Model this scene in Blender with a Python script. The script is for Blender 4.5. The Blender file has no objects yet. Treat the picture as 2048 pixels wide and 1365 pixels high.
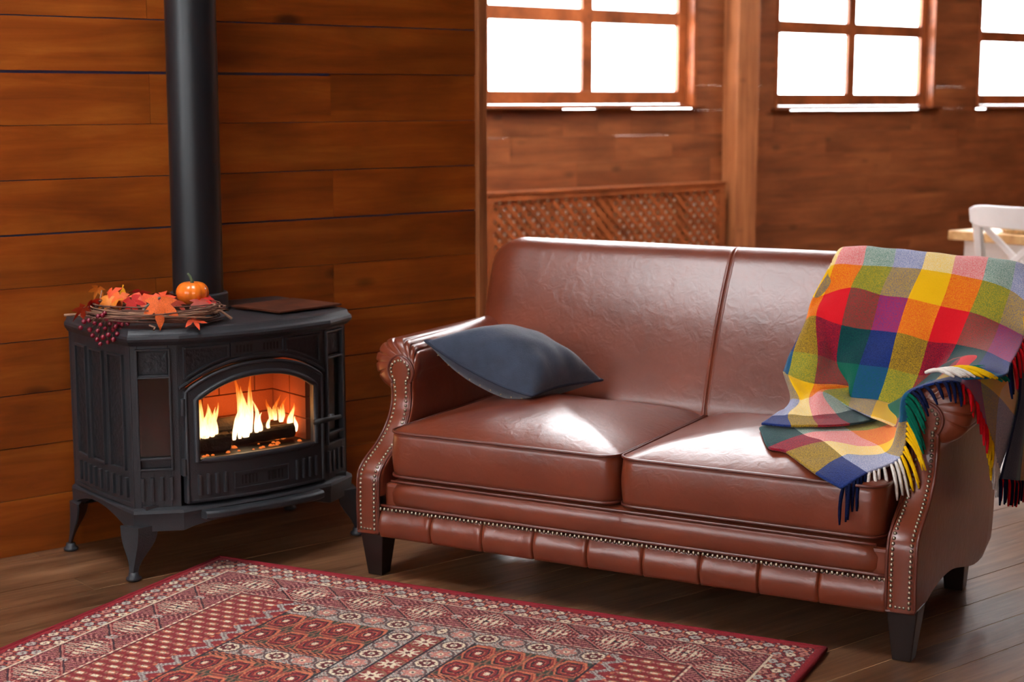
import bpy, bmesh, math, random
import numpy as np
from mathutils import Vector, Matrix

random.seed(7); RNG = np.random.default_rng(7)
SC = bpy.context.scene
COL = SC.collection
PI = math.pi

# ------------------------------------------------------------------ camera, world, exposure
cam_d = bpy.data.cameras.new('camera'); CAM = bpy.data.objects.new('camera', cam_d); COL.objects.link(CAM)
CAM.location = (0, 0, 1.4)
CAM.rotation_euler = (math.radians(90 - 8.583), 0, 0)
cam_d.sensor_width = 36.0; cam_d.lens = 3230 / 2048 * 36
cam_d.clip_start = 0.05; cam_d.clip_end = 200
cam_d.dof.use_dof = True; cam_d.dof.focus_distance = 4.25; cam_d.dof.aperture_fstop = 3.4
SC.camera = CAM

SKY = 17.0
world = bpy.data.worlds.new('overcast_sky'); SC.world = world; world.use_nodes = True
bg = world.node_tree.nodes['Background']
bg.inputs['Color'].default_value = (0.96, 0.98, 1.0, 1); bg.inputs['Strength'].default_value = SKY
SC.view_settings.view_transform = 'Standard'; SC.view_settings.look = 'None'
SC.view_settings.exposure = 0.06; SC.view_settings.gamma = 1.0; SC.view_settings.use_curve_mapping = False
SC.cycles.use_denoising = True
SC.cycles.max_bounces = 5; SC.cycles.diffuse_bounces = 3; SC.cycles.glossy_bounces = 3; SC.cycles.transparent_max_bounces = 8
SC.cycles.use_adaptive_sampling = True; SC.cycles.adaptive_threshold = 0.14; SC.cycles.adaptive_min_samples = 16; SC.cycles.use_light_tree = False

# room axes: U runs along the boarded walls, N points from the camera side to the window wall
ANG = math.radians(39.4)
U = Vector((math.cos(ANG), math.sin(ANG), 0)); N = Vector((-math.sin(ANG), math.cos(ANG), 0))
def uv(u, n, z=0.0): return U * u + N * n + Vector((0, 0, z))
U0, U1, N0, N1, NL, UL, HC = -2.6, 13.2, -3.6, 7.714, 4.7056, 3.695, 3.5

# ------------------------------------------------------------------ helpers
def tag(o, label=None, cat=None, group=None, kind=None):
    if label: o['label'] = label
    if cat: o['category'] = cat
    if group: o['group'] = group
    if kind: o['kind'] = kind
    return o

def empty(name, loc=(0, 0, 0), rz=0.0, parent=None):
    o = bpy.data.objects.new(name, None); COL.objects.link(o)
    o.location = loc; o.rotation_euler = (0, 0, rz); o.empty_display_size = 0.05
    if parent: o.parent = parent
    return o

def mesh(name, verts, faces, smooth=False):
    me = bpy.data.meshes.new(name)
    me.from_pydata([tuple(map(float, v)) for v in verts], [], faces)
    me.validate(); me.update()
    if smooth: me.polygons.foreach_set('use_smooth', [True] * len(me.polygons))
    return me

def ob(name, me, mat=None, parent=None, loc=None, rot=None, scale=None):
    if mat is not None and len(me.materials) == 0: me.materials.append(mat)
    o = bpy.data.objects.new(name, me); COL.objects.link(o)
    if parent is not None: o.parent = parent
    if loc is not None: o.location = loc
    if rot is not None: o.rotation_euler = rot
    if scale is not None: o.scale = scale
    return o

class MB:
    """collects shapes and links them as one mesh object"""
    def __init__(s): s.v = []; s.f = []
    def add(s, v, f):
        b = len(s.v); s.v += [tuple(p) for p in v]; s.f += [tuple(i + b for i in q) for q in f]; return s
    def box(s, x0, x1, y0, y1, z0, z1):
        v = [(x0,y0,z0),(x1,y0,z0),(x1,y1,z0),(x0,y1,z0),(x0,y0,z1),(x1,y0,z1),(x1,y1,z1),(x0,y1,z1)]
        return s.add(v, [(0,3,2,1),(4,5,6,7),(0,1,5,4),(1,2,6,5),(2,3,7,6),(3,0,4,7)])
    def loft(s, rings, cap=True, closed=True):
        n = len(rings[0]); v = [p for r in rings for p in r]; f = []
        for i in range(len(rings) - 1):
            for j in range(n if closed else n - 1):
                k = (j + 1) % n
                f.append((i*n+j, i*n+k, (i+1)*n+k, (i+1)*n+j))
        if cap and closed:
            f.append(tuple(range(n - 1, -1, -1))); f.append(tuple((len(rings)-1)*n + j for j in range(n)))
        return s.add(v, f)
    def tube(s, path, r, seg=8, cap=True, closed=False):
        P = [Vector(p) for p in path]; m = len(P); R = r if hasattr(r, '__len__') else [r] * m
        T = []
        for i in range(m):
            a = P[(i - 1) % m] if (closed or i > 0) else P[i]; b = P[(i + 1) % m] if (closed or i < m - 1) else P[i]
            t = (b - a); T.append(t.normalized() if t.length > 1e-9 else Vector((0, 0, 1)))
        up = Vector((0, 0, 1)) if abs(T[0].z) < 0.9 else Vector((1, 0, 0))
        nrm = (up - T[0] * up.dot(T[0])).normalized(); rings = []
        for i in range(m):
            nrm = nrm - T[i] * nrm.dot(T[i])
            nrm = nrm.normalized() if nrm.length > 1e-6 else T[i].orthogonal().normalized()
            bi = T[i].cross(nrm)
            rings.append([P[i] + (nrm * math.cos(2*PI*k/seg) + bi * math.sin(2*PI*k/seg)) * R[i] for k in range(seg)])
        if closed: rings.append(rings[0]); return s.loft(rings, cap=False)
        return s.loft(rings, cap=cap)
    def lathe(s, prof, c=(0, 0), seg=24, cap=True):
        return s.loft([[(c[0] + r*math.cos(2*PI*k/seg), c[1] + r*math.sin(2*PI*k/seg), z) for k in range(seg)] for r, z in prof], cap=cap)
    def grid(s, rows, flip=False):
        n = len(rows[0]); v = [p for r in rows for p in r]; f = []
        for i in range(len(rows) - 1):
            for j in range(n - 1):
                q = (i*n+j, i*n+j+1, (i+1)*n+j+1, (i+1)*n+j)
                f.append(q[::-1] if flip else q)
        return s.add(v, f)
    def dome(s, c, nrm, r, seg=8, rings=2, flat=0.6):
        c = Vector(c); nrm = Vector(nrm).normalized(); a = nrm.orthogonal().normalized(); b = nrm.cross(a); R = []
        for i in range(rings + 1):
            t = PI/2 * i / (rings + 0.35)
            R.append([c + (a*math.cos(2*PI*k/seg) + b*math.sin(2*PI*k/seg)) * r*math.cos(t) + nrm * r*flat*math.sin(t) for k in range(seg)])
        return s.loft(R)
    def build(s, name, mat, parent=None, smooth=False, bevel=0.0, seg=2, auto=None, **kw):
        o = ob(name, mesh(name, s.v, s.f, smooth or auto is not None), mat, parent, **kw)
        if bevel:
            m = o.modifiers.new('bevel', 'BEVEL'); m.width = bevel; m.segments = seg; m.limit_method = 'ANGLE'; m.angle_limit = math.radians(35)
            if hasattr(m, 'harden_normals'): m.harden_normals = False
        if auto is not None:
            me = o.data; bm = bmesh.new(); bm.from_mesh(me)
            for e in bm.edges:
                if len(e.link_faces) == 2 and e.calc_face_angle(0) > math.radians(auto): e.smooth = False
            bm.to_mesh(me); bm.free()
        return o

def box(x0, x1, y0, y1, z0, z1): return MB().box(x0, x1, y0, y1, z0, z1)
def srgb(r, g, b):
    f = lambda c: ((c/255 + 0.055) / 1.055) ** 2.4 if c/255 > 0.04045 else c/255/12.92
    return (f(r), f(g), f(b), 1)
def sstep(a, b, x):
    t = np.clip((x - a) / (b - a), 0, 1); return t*t*(3 - 2*t)
def interp(x, xs, ys):
    """smooth (Catmull-Rom) interpolation of ys over xs"""
    xs = list(xs); ys = list(ys)
    if x <= xs[0]: return ys[0]
    if x >= xs[-1]: return ys[-1]
    i = max(k for k in range(len(xs) - 1) if xs[k] <= x)
    t = (x - xs[i]) / (xs[i+1] - xs[i])
    def sl(k):
        if k == 0: return (ys[1]-ys[0])/(xs[1]-xs[0])
        if k == len(xs)-1: return (ys[-1]-ys[-2])/(xs[-1]-xs[-2])
        return (ys[k+1]-ys[k-1])/(xs[k+1]-xs[k-1])
    h = xs[i+1]-xs[i]; m0 = sl(i)*h; m1 = sl(i+1)*h
    return (2*t**3-3*t**2+1)*ys[i] + (t**3-2*t**2+t)*m0 + (-2*t**3+3*t**2)*ys[i+1] + (t**3-t**2)*m1

# ------------------------------------------------------------------ materials
def new_mat(name):
    m = bpy.data.materials.new(name); m.use_nodes = True; nt = m.node_tree
    return m, nt, nt.nodes['Principled BSDF']
def nd(nt, t, **kw):
    n = nt.nodes.new(t)
    for k, v in kw.items(): setattr(n, k, v)
    return n
def ramp(nt, stops, interp='LINEAR'):
    r = nd(nt, 'ShaderNodeValToRGB'); r.color_ramp.interpolation = interp; e = r.color_ramp.elements
    e[0].position, e[0].color = stops[0]
    e[1].position, e[1].color = stops[-1]
    for p, c in stops[1:-1]:
        x = e.new(p); x.color = c
    return r
def plain(name, col, rough=0.5, metal=0.0, noise=0.0, nscale=20.0, bump=0.0, bscale=80.0, coat=0.0, spec=0.5, sheen=0.0):
    m, nt, b = new_mat(name); L = nt.links
    b.inputs['Base Color'].default_value = col; b.inputs['Roughness'].default_value = rough; b.inputs['Metallic'].default_value = metal
    b.inputs['Coat Weight'].default_value = coat; b.inputs['Specular IOR Level'].default_value = spec
    b.inputs['Sheen Weight'].default_value = sheen
    tc = nd(nt, 'ShaderNodeTexCoord')
    if noise:
        n = nd(nt, 'ShaderNodeTexNoise'); n.inputs['Scale'].default_value = nscale; n.inputs['Detail'].default_value = 5
        L.new(tc.outputs['Object'], n.inputs['Vector'])
        lo = tuple(c*(1-noise) for c in col[:3]) + (1,); hi = tuple(min(1, c*(1+noise)) for c in col[:3]) + (1,)
        r = ramp(nt, [(0.3, lo), (0.7, hi)]); L.new(n.outputs['Fac'], r.inputs['Fac']); L.new(r.outputs['Color'], b.inputs['Base Color'])
    if bump:
        n2 = nd(nt, 'ShaderNodeTexNoise'); n2.inputs['Scale'].default_value = bscale; n2.inputs['Detail'].default_value = 4
        L.new(tc.outputs['Object'], n2.inputs['Vector'])
        bp = nd(nt, 'ShaderNodeBump'); bp.inputs['Strength'].default_value = bump; bp.inputs['Distance'].default_value = 0.004
        L.new(n2.outputs['Fac'], bp.inputs['Height']); L.new(bp.outputs['Normal'], b.inputs['Normal'])
    return m

def wood(name, dark, mid, light, ref=None, grain=(1.1, 16, 16), blotch=0.55, knots=0.6, rough=0.42, bump=0.15, var=0.25, spec=0.4, scratch=None):
    m, nt, b = new_mat(name); L = nt.links
    tc = nd(nt, 'ShaderNodeTexCoord')
    if ref is not None: tc.object = ref
    oi = nd(nt, 'ShaderNodeObjectInfo')
    mul = nd(nt, 'ShaderNodeMath', operation='MULTIPLY'); mul.inputs[1].default_value = 37.0; L.new(oi.outputs['Random'], mul.inputs[0])
    add = nd(nt, 'ShaderNodeVectorMath', operation='ADD'); L.new(tc.outputs['Object'], add.inputs[0]); L.new(mul.outputs[0], add.inputs[1])
    mp = nd(nt, 'ShaderNodeMapping'); mp.inputs['Scale'].default_value = grain; L.new(add.outputs[0], mp.inputs['Vector'])
    g = nd(nt, 'ShaderNodeTexNoise'); g.inputs['Scale'].default_value = 1.6; g.inputs['Detail'].default_value = 7; g.inputs['Roughness'].default_value = 0.62; g.inputs['Distortion'].default_value = 0.6
    L.new(mp.outputs[0], g.inputs['Vector'])
    r = ramp(nt, [(0.30, dark), (0.5, mid), (0.72, light)]); L.new(g.outputs['Fac'], r.inputs['Fac'])
    # stain blotches
    mp2 = nd(nt, 'ShaderNodeMapping'); mp2.inputs['Scale'].default_value = (1.6, 2.6, 2.6); L.new(add.outputs[0], mp2.inputs['Vector'])
    n2 = nd(nt, 'ShaderNodeTexNoise'); n2.inputs['Scale'].default_value = 1.5; n2.inputs['Detail'].default_value = 4; L.new(mp2.outputs[0], n2.inputs['Vector'])
    r2 = ramp(nt, [(0.36, (1-blotch,)*3 + (1,)), (0.58, (1, 1, 1, 1))]); L.new(n2.outputs['Fac'], r2.inputs['Fac'])
    mx = nd(nt, 'ShaderNodeMix', data_type='RGBA', blend_type='MULTIPLY'); mx.inputs['Factor'].default_value = 1.0
    L.new(r.outputs['Color'], mx.inputs[6]); L.new(r2.outputs['Color'], mx.inputs[7])
    # knots
    mp3 = nd(nt, 'ShaderNodeMapping'); mp3.inputs['Scale'].default_value = (1.0, 2.4, 2.4); L.new(add.outputs[0], mp3.inputs['Vector'])
    vo = nd(nt, 'ShaderNodeTexVoronoi'); vo.inputs['Scale'].default_value = 2.3; L.new(mp3.outputs[0], vo.inputs['Vector'])
    r3 = ramp(nt, [(0.06, (1-knots, 1-knots, 1-knots, 1)), (0.15, (1, 1, 1, 1))]); L.new(vo.outputs['Distance'], r3.inputs['Fac'])
    mx2 = nd(nt, 'ShaderNodeMix', data_type='RGBA', blend_type='MULTIPLY'); mx2.inputs['Factor'].default_value = 1.0
    L.new(mx.outputs[2], mx2.inputs[6]); L.new(r3.outputs['Color'], mx2.inputs[7])
    # plank to plank variation
    hv = nd(nt, 'ShaderNodeHueSaturation'); vr = nd(nt, 'ShaderNodeMapRange'); vr.inputs['To Min'].default_value = 1-var; vr.inputs['To Max'].default_value = 1+var
    L.new(oi.outputs['Random'], vr.inputs['Value']); L.new(vr.outputs[0], hv.inputs['Value']); L.new(mx2.outputs[2], hv.inputs['Color'])
    last = hv.outputs['Color']
    if scratch:
        mp4 = nd(nt, 'ShaderNodeMapping'); mp4.inputs['Scale'].default_value = (3, 40, 40); mp4.inputs['Rotation'].default_value = (0, 0, 0.25); L.new(add.outputs[0], mp4.inputs['Vector'])
        n4 = nd(nt, 'ShaderNodeTexNoise'); n4.inputs['Scale'].default_value = 2.0; n4.inputs['Detail'].default_value = 6; L.new(mp4.outputs[0], n4.inputs['Vector'])
        r4 = ramp(nt, [(0.64, (0, 0, 0, 1)), (0.74, (0.5, 0.5, 0.5, 1))]); L.new(n4.outputs['Fac'], r4.inputs['Fac'])
        mx4 = nd(nt, 'ShaderNodeMix', data_type='RGBA'); L.new(r4.outputs['Color'], mx4.inputs['Factor']); L.new(last, mx4.inputs[6]); mx4.inputs[7].default_value = scratch
        last = mx4.outputs[2]
    L.new(last, b.inputs['Base Color'])
    b.inputs['Roughness'].default_value = rough; b.inputs['Specular IOR Level'].default_value = spec
    bp = nd(nt, 'ShaderNodeBump'); bp.inputs['Strength'].default_value = bump; bp.inputs['Distance'].default_value = 0.004
    L.new(g.outputs['Fac'], bp.inputs['Height']); L.new(bp.outputs['Normal'], b.inputs['Normal'])
    return m

def leather(name, col, rough=0.3):
    m, nt, b = new_mat(name); L = nt.links; tc = nd(nt, 'ShaderNodeTexCoord')
    n = nd(nt, 'ShaderNodeTexNoise'); n.inputs['Scale'].default_value = 5; n.inputs['Detail'].default_value = 6; L.new(tc.outputs['Object'], n.inputs['Vector'])
    lo = tuple(c*0.80 for c in col[:3]) + (1,); hi = tuple(c*1.16 for c in col[:3]) + (1,)
    r = ramp(nt, [(0.3, lo), (0.7, hi)]); L.new(n.outputs['Fac'], r.inputs['Fac']); L.new(r.outputs['Color'], b.inputs['Base Color'])
    b.inputs['Roughness'].default_value = rough; b.inputs['Specular IOR Level'].default_value = 0.55; b.inputs['Coat Weight'].default_value = 0.35; b.inputs['Coat Roughness'].default_value = 0.27
    n2 = nd(nt, 'ShaderNodeTexNoise'); n2.inputs['Scale'].default_value = 28; n2.inputs['Detail'].default_value = 6; n2.inputs['Distortion'].default_value = 1.2; L.new(tc.outputs['Object'], n2.inputs['Vector'])
    v = nd(nt, 'ShaderNodeTexVoronoi', feature='DISTANCE_TO_EDGE'); v.inputs['Scale'].default_value = 420; L.new(tc.outputs['Object'], v.inputs['Vector'])
    n3 = nd(nt, 'ShaderNodeTexNoise'); n3.inputs['Scale'].default_value = 7; n3.inputs['Detail'].default_value = 2; L.new(tc.outputs['Object'], n3.inputs['Vector'])
    a = nd(nt, 'ShaderNodeMath', operation='MULTIPLY_ADD'); L.new(v.outputs['Distance'], a.inputs[0]); a.inputs[1].default_value = 0.12; L.new(n2.outputs['Fac'], a.inputs[2])
    a2 = nd(nt, 'ShaderNodeMath', operation='MULTIPLY_ADD'); L.new(n3.outputs['Fac'], a2.inputs[0]); a2.inputs[1].default_value = 0.5; L.new(a.outputs[0], a2.inputs[2])
    bp = nd(nt, 'ShaderNodeBump'); bp.inputs['Strength'].default_value = 0.24; bp.inputs['Distance'].default_value = 0.005
    L.new(a2.outputs[0], bp.inputs['Height']); L.new(bp.outputs['Normal'], b.inputs['Normal'])
    return m

def emissive(name, col, strength):
    m, nt, b = new_mat(name)
    b.inputs['Base Color'].default_value = (0.02, 0.01, 0.0, 1); b.inputs['Emission Color'].default_value = col; b.inputs['Emission Strength'].default_value = strength
    return m

def glass(name, tint=(1, 1, 1, 1), gloss=0.06, rough=0.0):
    m, nt, b = new_mat(name); L = nt.links; nt.nodes.remove(b); out = nt.nodes['Material Output']
    t = nd(nt, 'ShaderNodeBsdfTransparent'); t.inputs['Color'].default_value = tint
    g = nd(nt, 'ShaderNodeBsdfGlossy'); g.inputs['Roughness'].default_value = rough
    mx = nd(nt, 'ShaderNodeMixShader'); mx.inputs['Fac'].default_value = gloss
    L.new(t.outputs[0], mx.inputs[1]); L.new(g.outputs[0], mx.inputs[2]); L.new(mx.outputs[0], out.inputs['Surface'])
    return m

def attr_mat(name, attr='Col', rough=0.9, bump=0.5, bscale=900, sheen=0.2, noise=0.18, nscale=350):
    m, nt, b = new_mat(name); L = nt.links; tc = nd(nt, 'ShaderNodeTexCoord')
    a = nd(nt, 'ShaderNodeAttribute', attribute_name=attr)
    n = nd(nt, 'ShaderNodeTexNoise'); n.inputs['Scale'].default_value = nscale; n.inputs['Detail'].default_value = 3; L.new(tc.outputs['Object'], n.inputs['Vector'])
    mr = nd(nt, 'ShaderNodeMapRange'); mr.inputs['From Min'].default_value = 0.3; mr.inputs['From Max'].default_value = 0.7
    mr.inputs['To Min'].default_value = 1-noise; mr.inputs['To Max'].default_value = 1+noise; L.new(n.outputs['Fac'], mr.inputs['Value'])
    h = nd(nt, 'ShaderNodeHueSaturation'); L.new(a.outputs['Color'], h.inputs['Color']); L.new(mr.outputs[0], h.inputs['Value']); L.new(h.outputs['Color'], b.inputs['Base Color'])
    b.inputs['Roughness'].default_value = rough; b.inputs['Sheen Weight'].default_value = sheen; b.inputs['Specular IOR Level'].default_value = 0.15
    n2 = nd(nt, 'ShaderNodeTexNoise'); n2.inputs['Scale'].default_value = bscale; L.new(tc.outputs['Object'], n2.inputs['Vector'])
    bp = nd(nt, 'ShaderNodeBump'); bp.inputs['Strength'].default_value = bump; bp.inputs['Distance'].default_value = 0.002
    L.new(n2.outputs['Fac'], bp.inputs['Height']); L.new(bp.outputs['Normal'], b.inputs['Normal'])
    return m

ROOM = empty('room_axes', (0, 0, 0), ANG); ROOM['kind'] = 'helper'
M = {}
M['wall'] = wood('stained_pine_boards', srgb(122, 54, 12), srgb(148, 70, 17), srgb(170, 92, 28), ROOM, grain=(1.0, 11, 11), blotch=0.34, knots=0.7, rough=0.42, var=0.08)
M['wall_back'] = wood('stained_pine_boards_window_wall', srgb(98, 50, 25), srgb(127, 69, 36), srgb(149, 87, 48), ROOM, grain=(0.7, 8, 8), blotch=0.3, knots=0.5, rough=0.45, var=0.10)
M['floor'] = wood('worn_brown_floorboards', srgb(82, 51, 33), srgb(116, 78, 52), srgb(150, 111, 80), ROOM, grain=(1.2, 18, 18), blotch=0.35, knots=0.3, rough=0.28, bump=0.2, var=0.14, spec=0.5, scratch=srgb(170, 140, 105))
M['frame'] = wood('window_frame_wood', srgb(96, 46, 20), srgb(140, 72, 34), srgb(170, 92, 48), None, grain=(3, 3, 3), blotch=0.3, knots=0.2, rough=0.4, var=0.08)
M['sill'] = wood('window_sill_wood', srgb(80, 38, 16), srgb(112, 56, 26), srgb(136, 72, 36), None, grain=(3, 3, 3), blotch=0.3, knots=0.2, rough=0.75, var=0.08, spec=0.2)
M['post'] = wood('planed_post_wood', srgb(120, 66, 34), srgb(158, 94, 54), srgb(184, 116, 70), None, grain=(14, 14, 0.8), blotch=0.2, knots=0.4, rough=0.5, var=0.05)
M['film'] = plain('dark_membrane', srgb(68, 68, 100), 0.6)
M['filler'] = plain('worn_gap_filler', srgb(190, 156, 112), 0.8, noise=0.5, nscale=3)
M['gapdark'] = plain('dark_gap', srgb(40, 26, 18), 0.9)
M['ceil'] = wood('ceiling_boards', srgb(120, 64, 28), srgb(160, 92, 46), srgb(190, 120, 66), ROOM, grain=(1, 14, 14), var=0.1)
M['pane'] = glass('window_glass', (1, 1, 1, 1), 0.05)
M['leather'] = leather('chestnut_leather', srgb(120, 55, 34), 0.30)
M['welt'] = leather('leather_welting', srgb(98, 44, 32), 0.36)
M['nail'] = plain('antique_nickel', srgb(150, 140, 122), 0.32, 1.0, noise=0.3, nscale=60)
M['sofaleg'] = plain('dark_stained_leg', srgb(34, 22, 20), 0.35, bump=0.1, bscale=60)
M['iron'] = plain('black_cast_iron', srgb(50, 52, 56), 0.42, 0.15, noise=0.12, nscale=9, bump=0.25, bscale=260, spec=0.5)
M['irontex'] = plain('textured_cast_iron', srgb(38, 39, 43), 0.5, 0.15, bump=1.0, bscale=70, spec=0.5)
M['pipe'] = plain('black_enamel_pipe', srgb(24, 27, 31), 0.36, 0.1, bump=0.05, bscale=200, spec=0.5)

# ------------------------------------------------------------------ floor
floor = ob('floor', MB().box(U0-.3, U1+.3, N0-.3, N1+.3, -0.12, -0.0016).build('tmp', None).data, M['filler'])
bpy.data.objects.remove(bpy.data.objects['tmp']); floor.rotation_euler = (0, 0, ANG); tag(floor, kind='structure')
PW = 0.14
plank_me = MB().box(0, 1, 0, 1, -0.004, 0)
plank_mesh = mesh('floorboard', plank_me.v, plank_me.f); plank_mesh.materials.append(M['floor'])
k0 = math.floor((N0 - 2.27) / PW) - 1
n = 2.27 + k0 * PW
while n < N1 + 0.1:
    us = [U0 - 0.2]; c = U0 - 0.2 + random.uniform(1.5, 5)
    while c < U1 - 1.0:
        us.append(c); c += random.uniform(4.6, 6.0)
    us.append(U1 + 0.2)
    for a, b in zip(us[:-1], us[1:]):
        g = random.choice((0.0014, 0.002, 0.003, 0.0042))
        ob('floorboard', plank_mesh, None, floor, (a, n + g/2, random.uniform(-0.0012, 0)), None, (b - a - 0.002, PW - g, 1))
    n += PW

# ------------------------------------------------------------------ walls
board_mb = MB().box(0, 1, 0, 1, 0, 1)
def board_mesh(mat, name='board'):
    me = mesh(name, board_mb.v, board_mb.f); me.materials.append(mat); return me
bm_left, bm_back, bm_other = board_mesh(M['wall']), board_mesh(M['wall_back']), board_mesh(M['wall'])
CH = 0.1632; Z00 = 0.012

wall_left = box(U0-.2, UL-0.004, NL+0.009, NL+0.10, 0, HC).build('wall_left', M['film'], rot=(0, 0, ANG)); tag(wall_left, kind='structure')
nc = int((HC - Z00) / CH) + 1
for k in range(nc):
    z0 = Z00 + k*CH if k else 0.0; z1 = min(Z00 + (k+1)*CH, HC)
    top_gap = {8: 0.0085, 5: 0.0062, 9: 0.004}.get(k, random.choice((0.0016, 0.0024, 0.003)))
    if k % 2 == 0: js = [U0-.2, 0.35, 1.1, 2.387, 3.064, UL-0.004]
    else: js = [U0-.2, -0.4, 1.72, UL-0.004]
    if k in (6,): js = [U0-.2, 0.1, 1.5, 3.068, UL-0.004]
    if k in (10,): js = [U0-.2, 1.0, 2.387, UL-0.004]
    for a, b in zip(js[:-1], js[1:]):
        tg = top_gap if not (k == 8 and a > 2.9) else 0.002
        if k == 7 and a > 2.5: tg = 0.005
        ob('board', bm_left, None, wall_left, (a, NL + random.uniform(-0.0015, 0.0015), z0), None, (b - a - 0.0016, 0.02, z1 - z0 - tg))
trim_1 = box(UL-0.004, UL+0.035, NL-0.02, NL+0.06, 0, HC).build('trim_1', M['post'], bevel=0.003, rot=(0, 0, ANG)); tag(trim_1, kind='structure')

# back wall with window openings (u0, u1, z0, z1)
WIN = [(6.11, 7.93, 1.335, 2.50), (8.73, 10.57, 1.318, 2.48), (11.13, 12.97, 1.318, 2.46)]
wall_back = box(UL-0.1, U1+.2, N1+0.031, N1+0.05, 0, 1.12).build('wall_back', M['gapdark'], rot=(0, 0, ANG)); tag(wall_back, kind='structure')
for k in range(nc):
    z0 = Z00 + k*CH; z1 = min(z0 + CH, HC)
    cuts = [(UL-0.1, U1+.2)]
    if k >= 8:
        cuts = []; a = UL-0.1
        for w in WIN: cuts.append((a, w[0])); a = w[1]
        cuts.append((a, U1+.2))
        if z0 > 2.45: cuts = [(UL-0.1, U1+.2)]
    for (a, b) in cuts:
        js = [a]; c = a + random.uniform(0.9, 2.4)
        if k < 8 or z0 > 2.45:
            while c < b - 0.6: js.append(c); c += random.uniform(1.2, 2.6)
        js.append(b)
        if k == 6: js = [UL-0.1, 6.15, 6.32, 7.2, 7.72, 9.3, 10.9, U1+.2]
        if k == 7: js = [UL-0.1, 6.11, 6.26, 6.75, 7.05, 7.35, 7.93, 8.73, 8.9, 9.4, 10.3, 10.42, 10.57, 11.13, 11.3, 12.2, 12.97, U1+.2]
        for p, q in zip(js[:-1], js[1:]):
            tg = 0.0004
            if k == 6 and (p in (6.15, 7.2)): tg = 0.0010
            if k == 7 and any(w[0] - 0.01 <= p and q <= w[1] + 0.01 for w in WIN): tg = -0.0115 + random.choice((0.0, 0.004, 0.0)) if p < 8 else 0.006 + random.choice((0.0, 0.005, 0.003))
            ob('board', bm_back, None, wall_back, (p, N1 + random.uniform(-0.002, 0.002), z0), None, (q - p - 0.001, 0.03, z1 - z0 - tg))
post = box(8.20, 8.41, N1-0.14, N1, 0, HC).build('trim_2', M['post'], bevel=0.006, rot=(0, 0, ANG)); tag(post, kind='structure')

def window(idx, u0, u1, z0, z1, cols, rows, wall_pt, rz, depth=0.12, sill=True):
    """a casement in its opening: local x along the wall, y outwards, z up"""
    w = empty('window_%d' % idx, wall_pt, rz); tag(w, kind='structure')
    W = u1 - u0; jt = 0.028
    fr = MB(); fr.box(0, jt, -0.012, depth, z0, z1); fr.box(W-jt, W, -0.012, depth, z0, z1); fr.box(0, W, -0.012, depth, z1-jt, z1); fr.box(0, W, 0.04, depth, z0, z0+0.02)
    fr.build('jamb', M['frame'], w, bevel=0.003)
    ys, ye = depth-0.055, depth-0.012; sx = 0.070; sb = 0.084
    for nm, b in (('stile', (jt, jt+sx, z0+0.022, z1-jt)), ('stile', (W-jt-sx, W-jt, z0+0.022, z1-jt)), ('rail', (jt+sx, W-jt-sx, z0+0.022, z0+0.022+sb)), ('rail', (jt+sx, W-jt-sx, z1-jt-sb, z1-jt))):
        box(b[0], b[1], ys, ye, b[2], b[3]).build(nm, M['frame'], w, bevel=0.004)
    gx0, gx1, gz0, gz1 = jt+sx, W-jt-sx, z0+0.022+sb, z1-jt-sb; mw = 0.088
    cw = (gx1 - gx0 - mw*(cols-1)) / cols; ch = (gz1 - gz0 - mw*(rows-1)) / rows
    for c in range(1, cols):
        x = gx0 + c*(cw+mw) - mw; box(x, x+mw, ys+0.004, ye-0.004, gz0, gz1).build('muntin', M['frame'], w, bevel=0.005)
    for r in range(1, rows):
        z = gz0 + r*(ch+mw) - mw; box(gx0, gx1, ys+0.006, ye-0.006, z, z+mw).build('muntin', M['frame'], w, bevel=0.005)
    for c in range(cols):
        for r in range(rows):
            x = gx0 + c*(cw+mw); z = gz0 + r*(ch+mw)
            box(x-0.004, x+cw+0.004, ye-0.022, ye-0.018, z-0.004, z+ch+0.004).build('pane', M['pane'], w)
    if sill:
        box(-0.03, W+0.06, -0.045, depth, z0-0.006, z0+0.008).build('sill', M['sill'], w, bevel=0.003)
    # daylight comes in through the opening: sampling portal for the sky
    ld = bpy.data.lights.new('sky_portal', 'AREA'); ld.shape = 'RECTANGLE'; ld.size = W; ld.size_y = z1 - z0; ld.cycles.is_portal = True
    lo = bpy.data.objects.new('sky_portal', ld); COL.objects.link(lo); lo.parent = w
    lo.location = (W/2, depth+0.01, (z0+z1)/2); lo.rotation_euler = (-PI/2, 0, 0)
    return w
for i, (a, b, z0, z1) in enumerate(WIN):
    window(i+1, a, b, z0, z1, 2, 2, uv(a, N1), ANG)

# unseen walls behind and beside the camera; end wall windows added for light
def far_wall(name, length, org, rz, wins, first):
    """local x along the wall, y outwards"""
    mb = MB(); x = 0.0
    for (a, b, z0, z1) in wins:
        mb.box(x, a, 0, 0.04, 0, HC); mb.box(a, b, 0, 0.04, 0, z0); mb.box(a, b, 0, 0.04, z1, HC); x = b
    mb.box(x, length, 0, 0.04, 0, HC)
    o = mb.build(name, M['wall'], loc=org, rot=(0, 0, rz)); tag(o, kind='structure')
    for k, (a, b, z0, z1) in enumerate(wins):
        d = Matrix.Rotation(rz, 3, 'Z') @ Vector((a, 0, 0))
        window(first + k, a, b, z0, z1, 2, 2, Vector(org) + d, rz)
    return o
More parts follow.
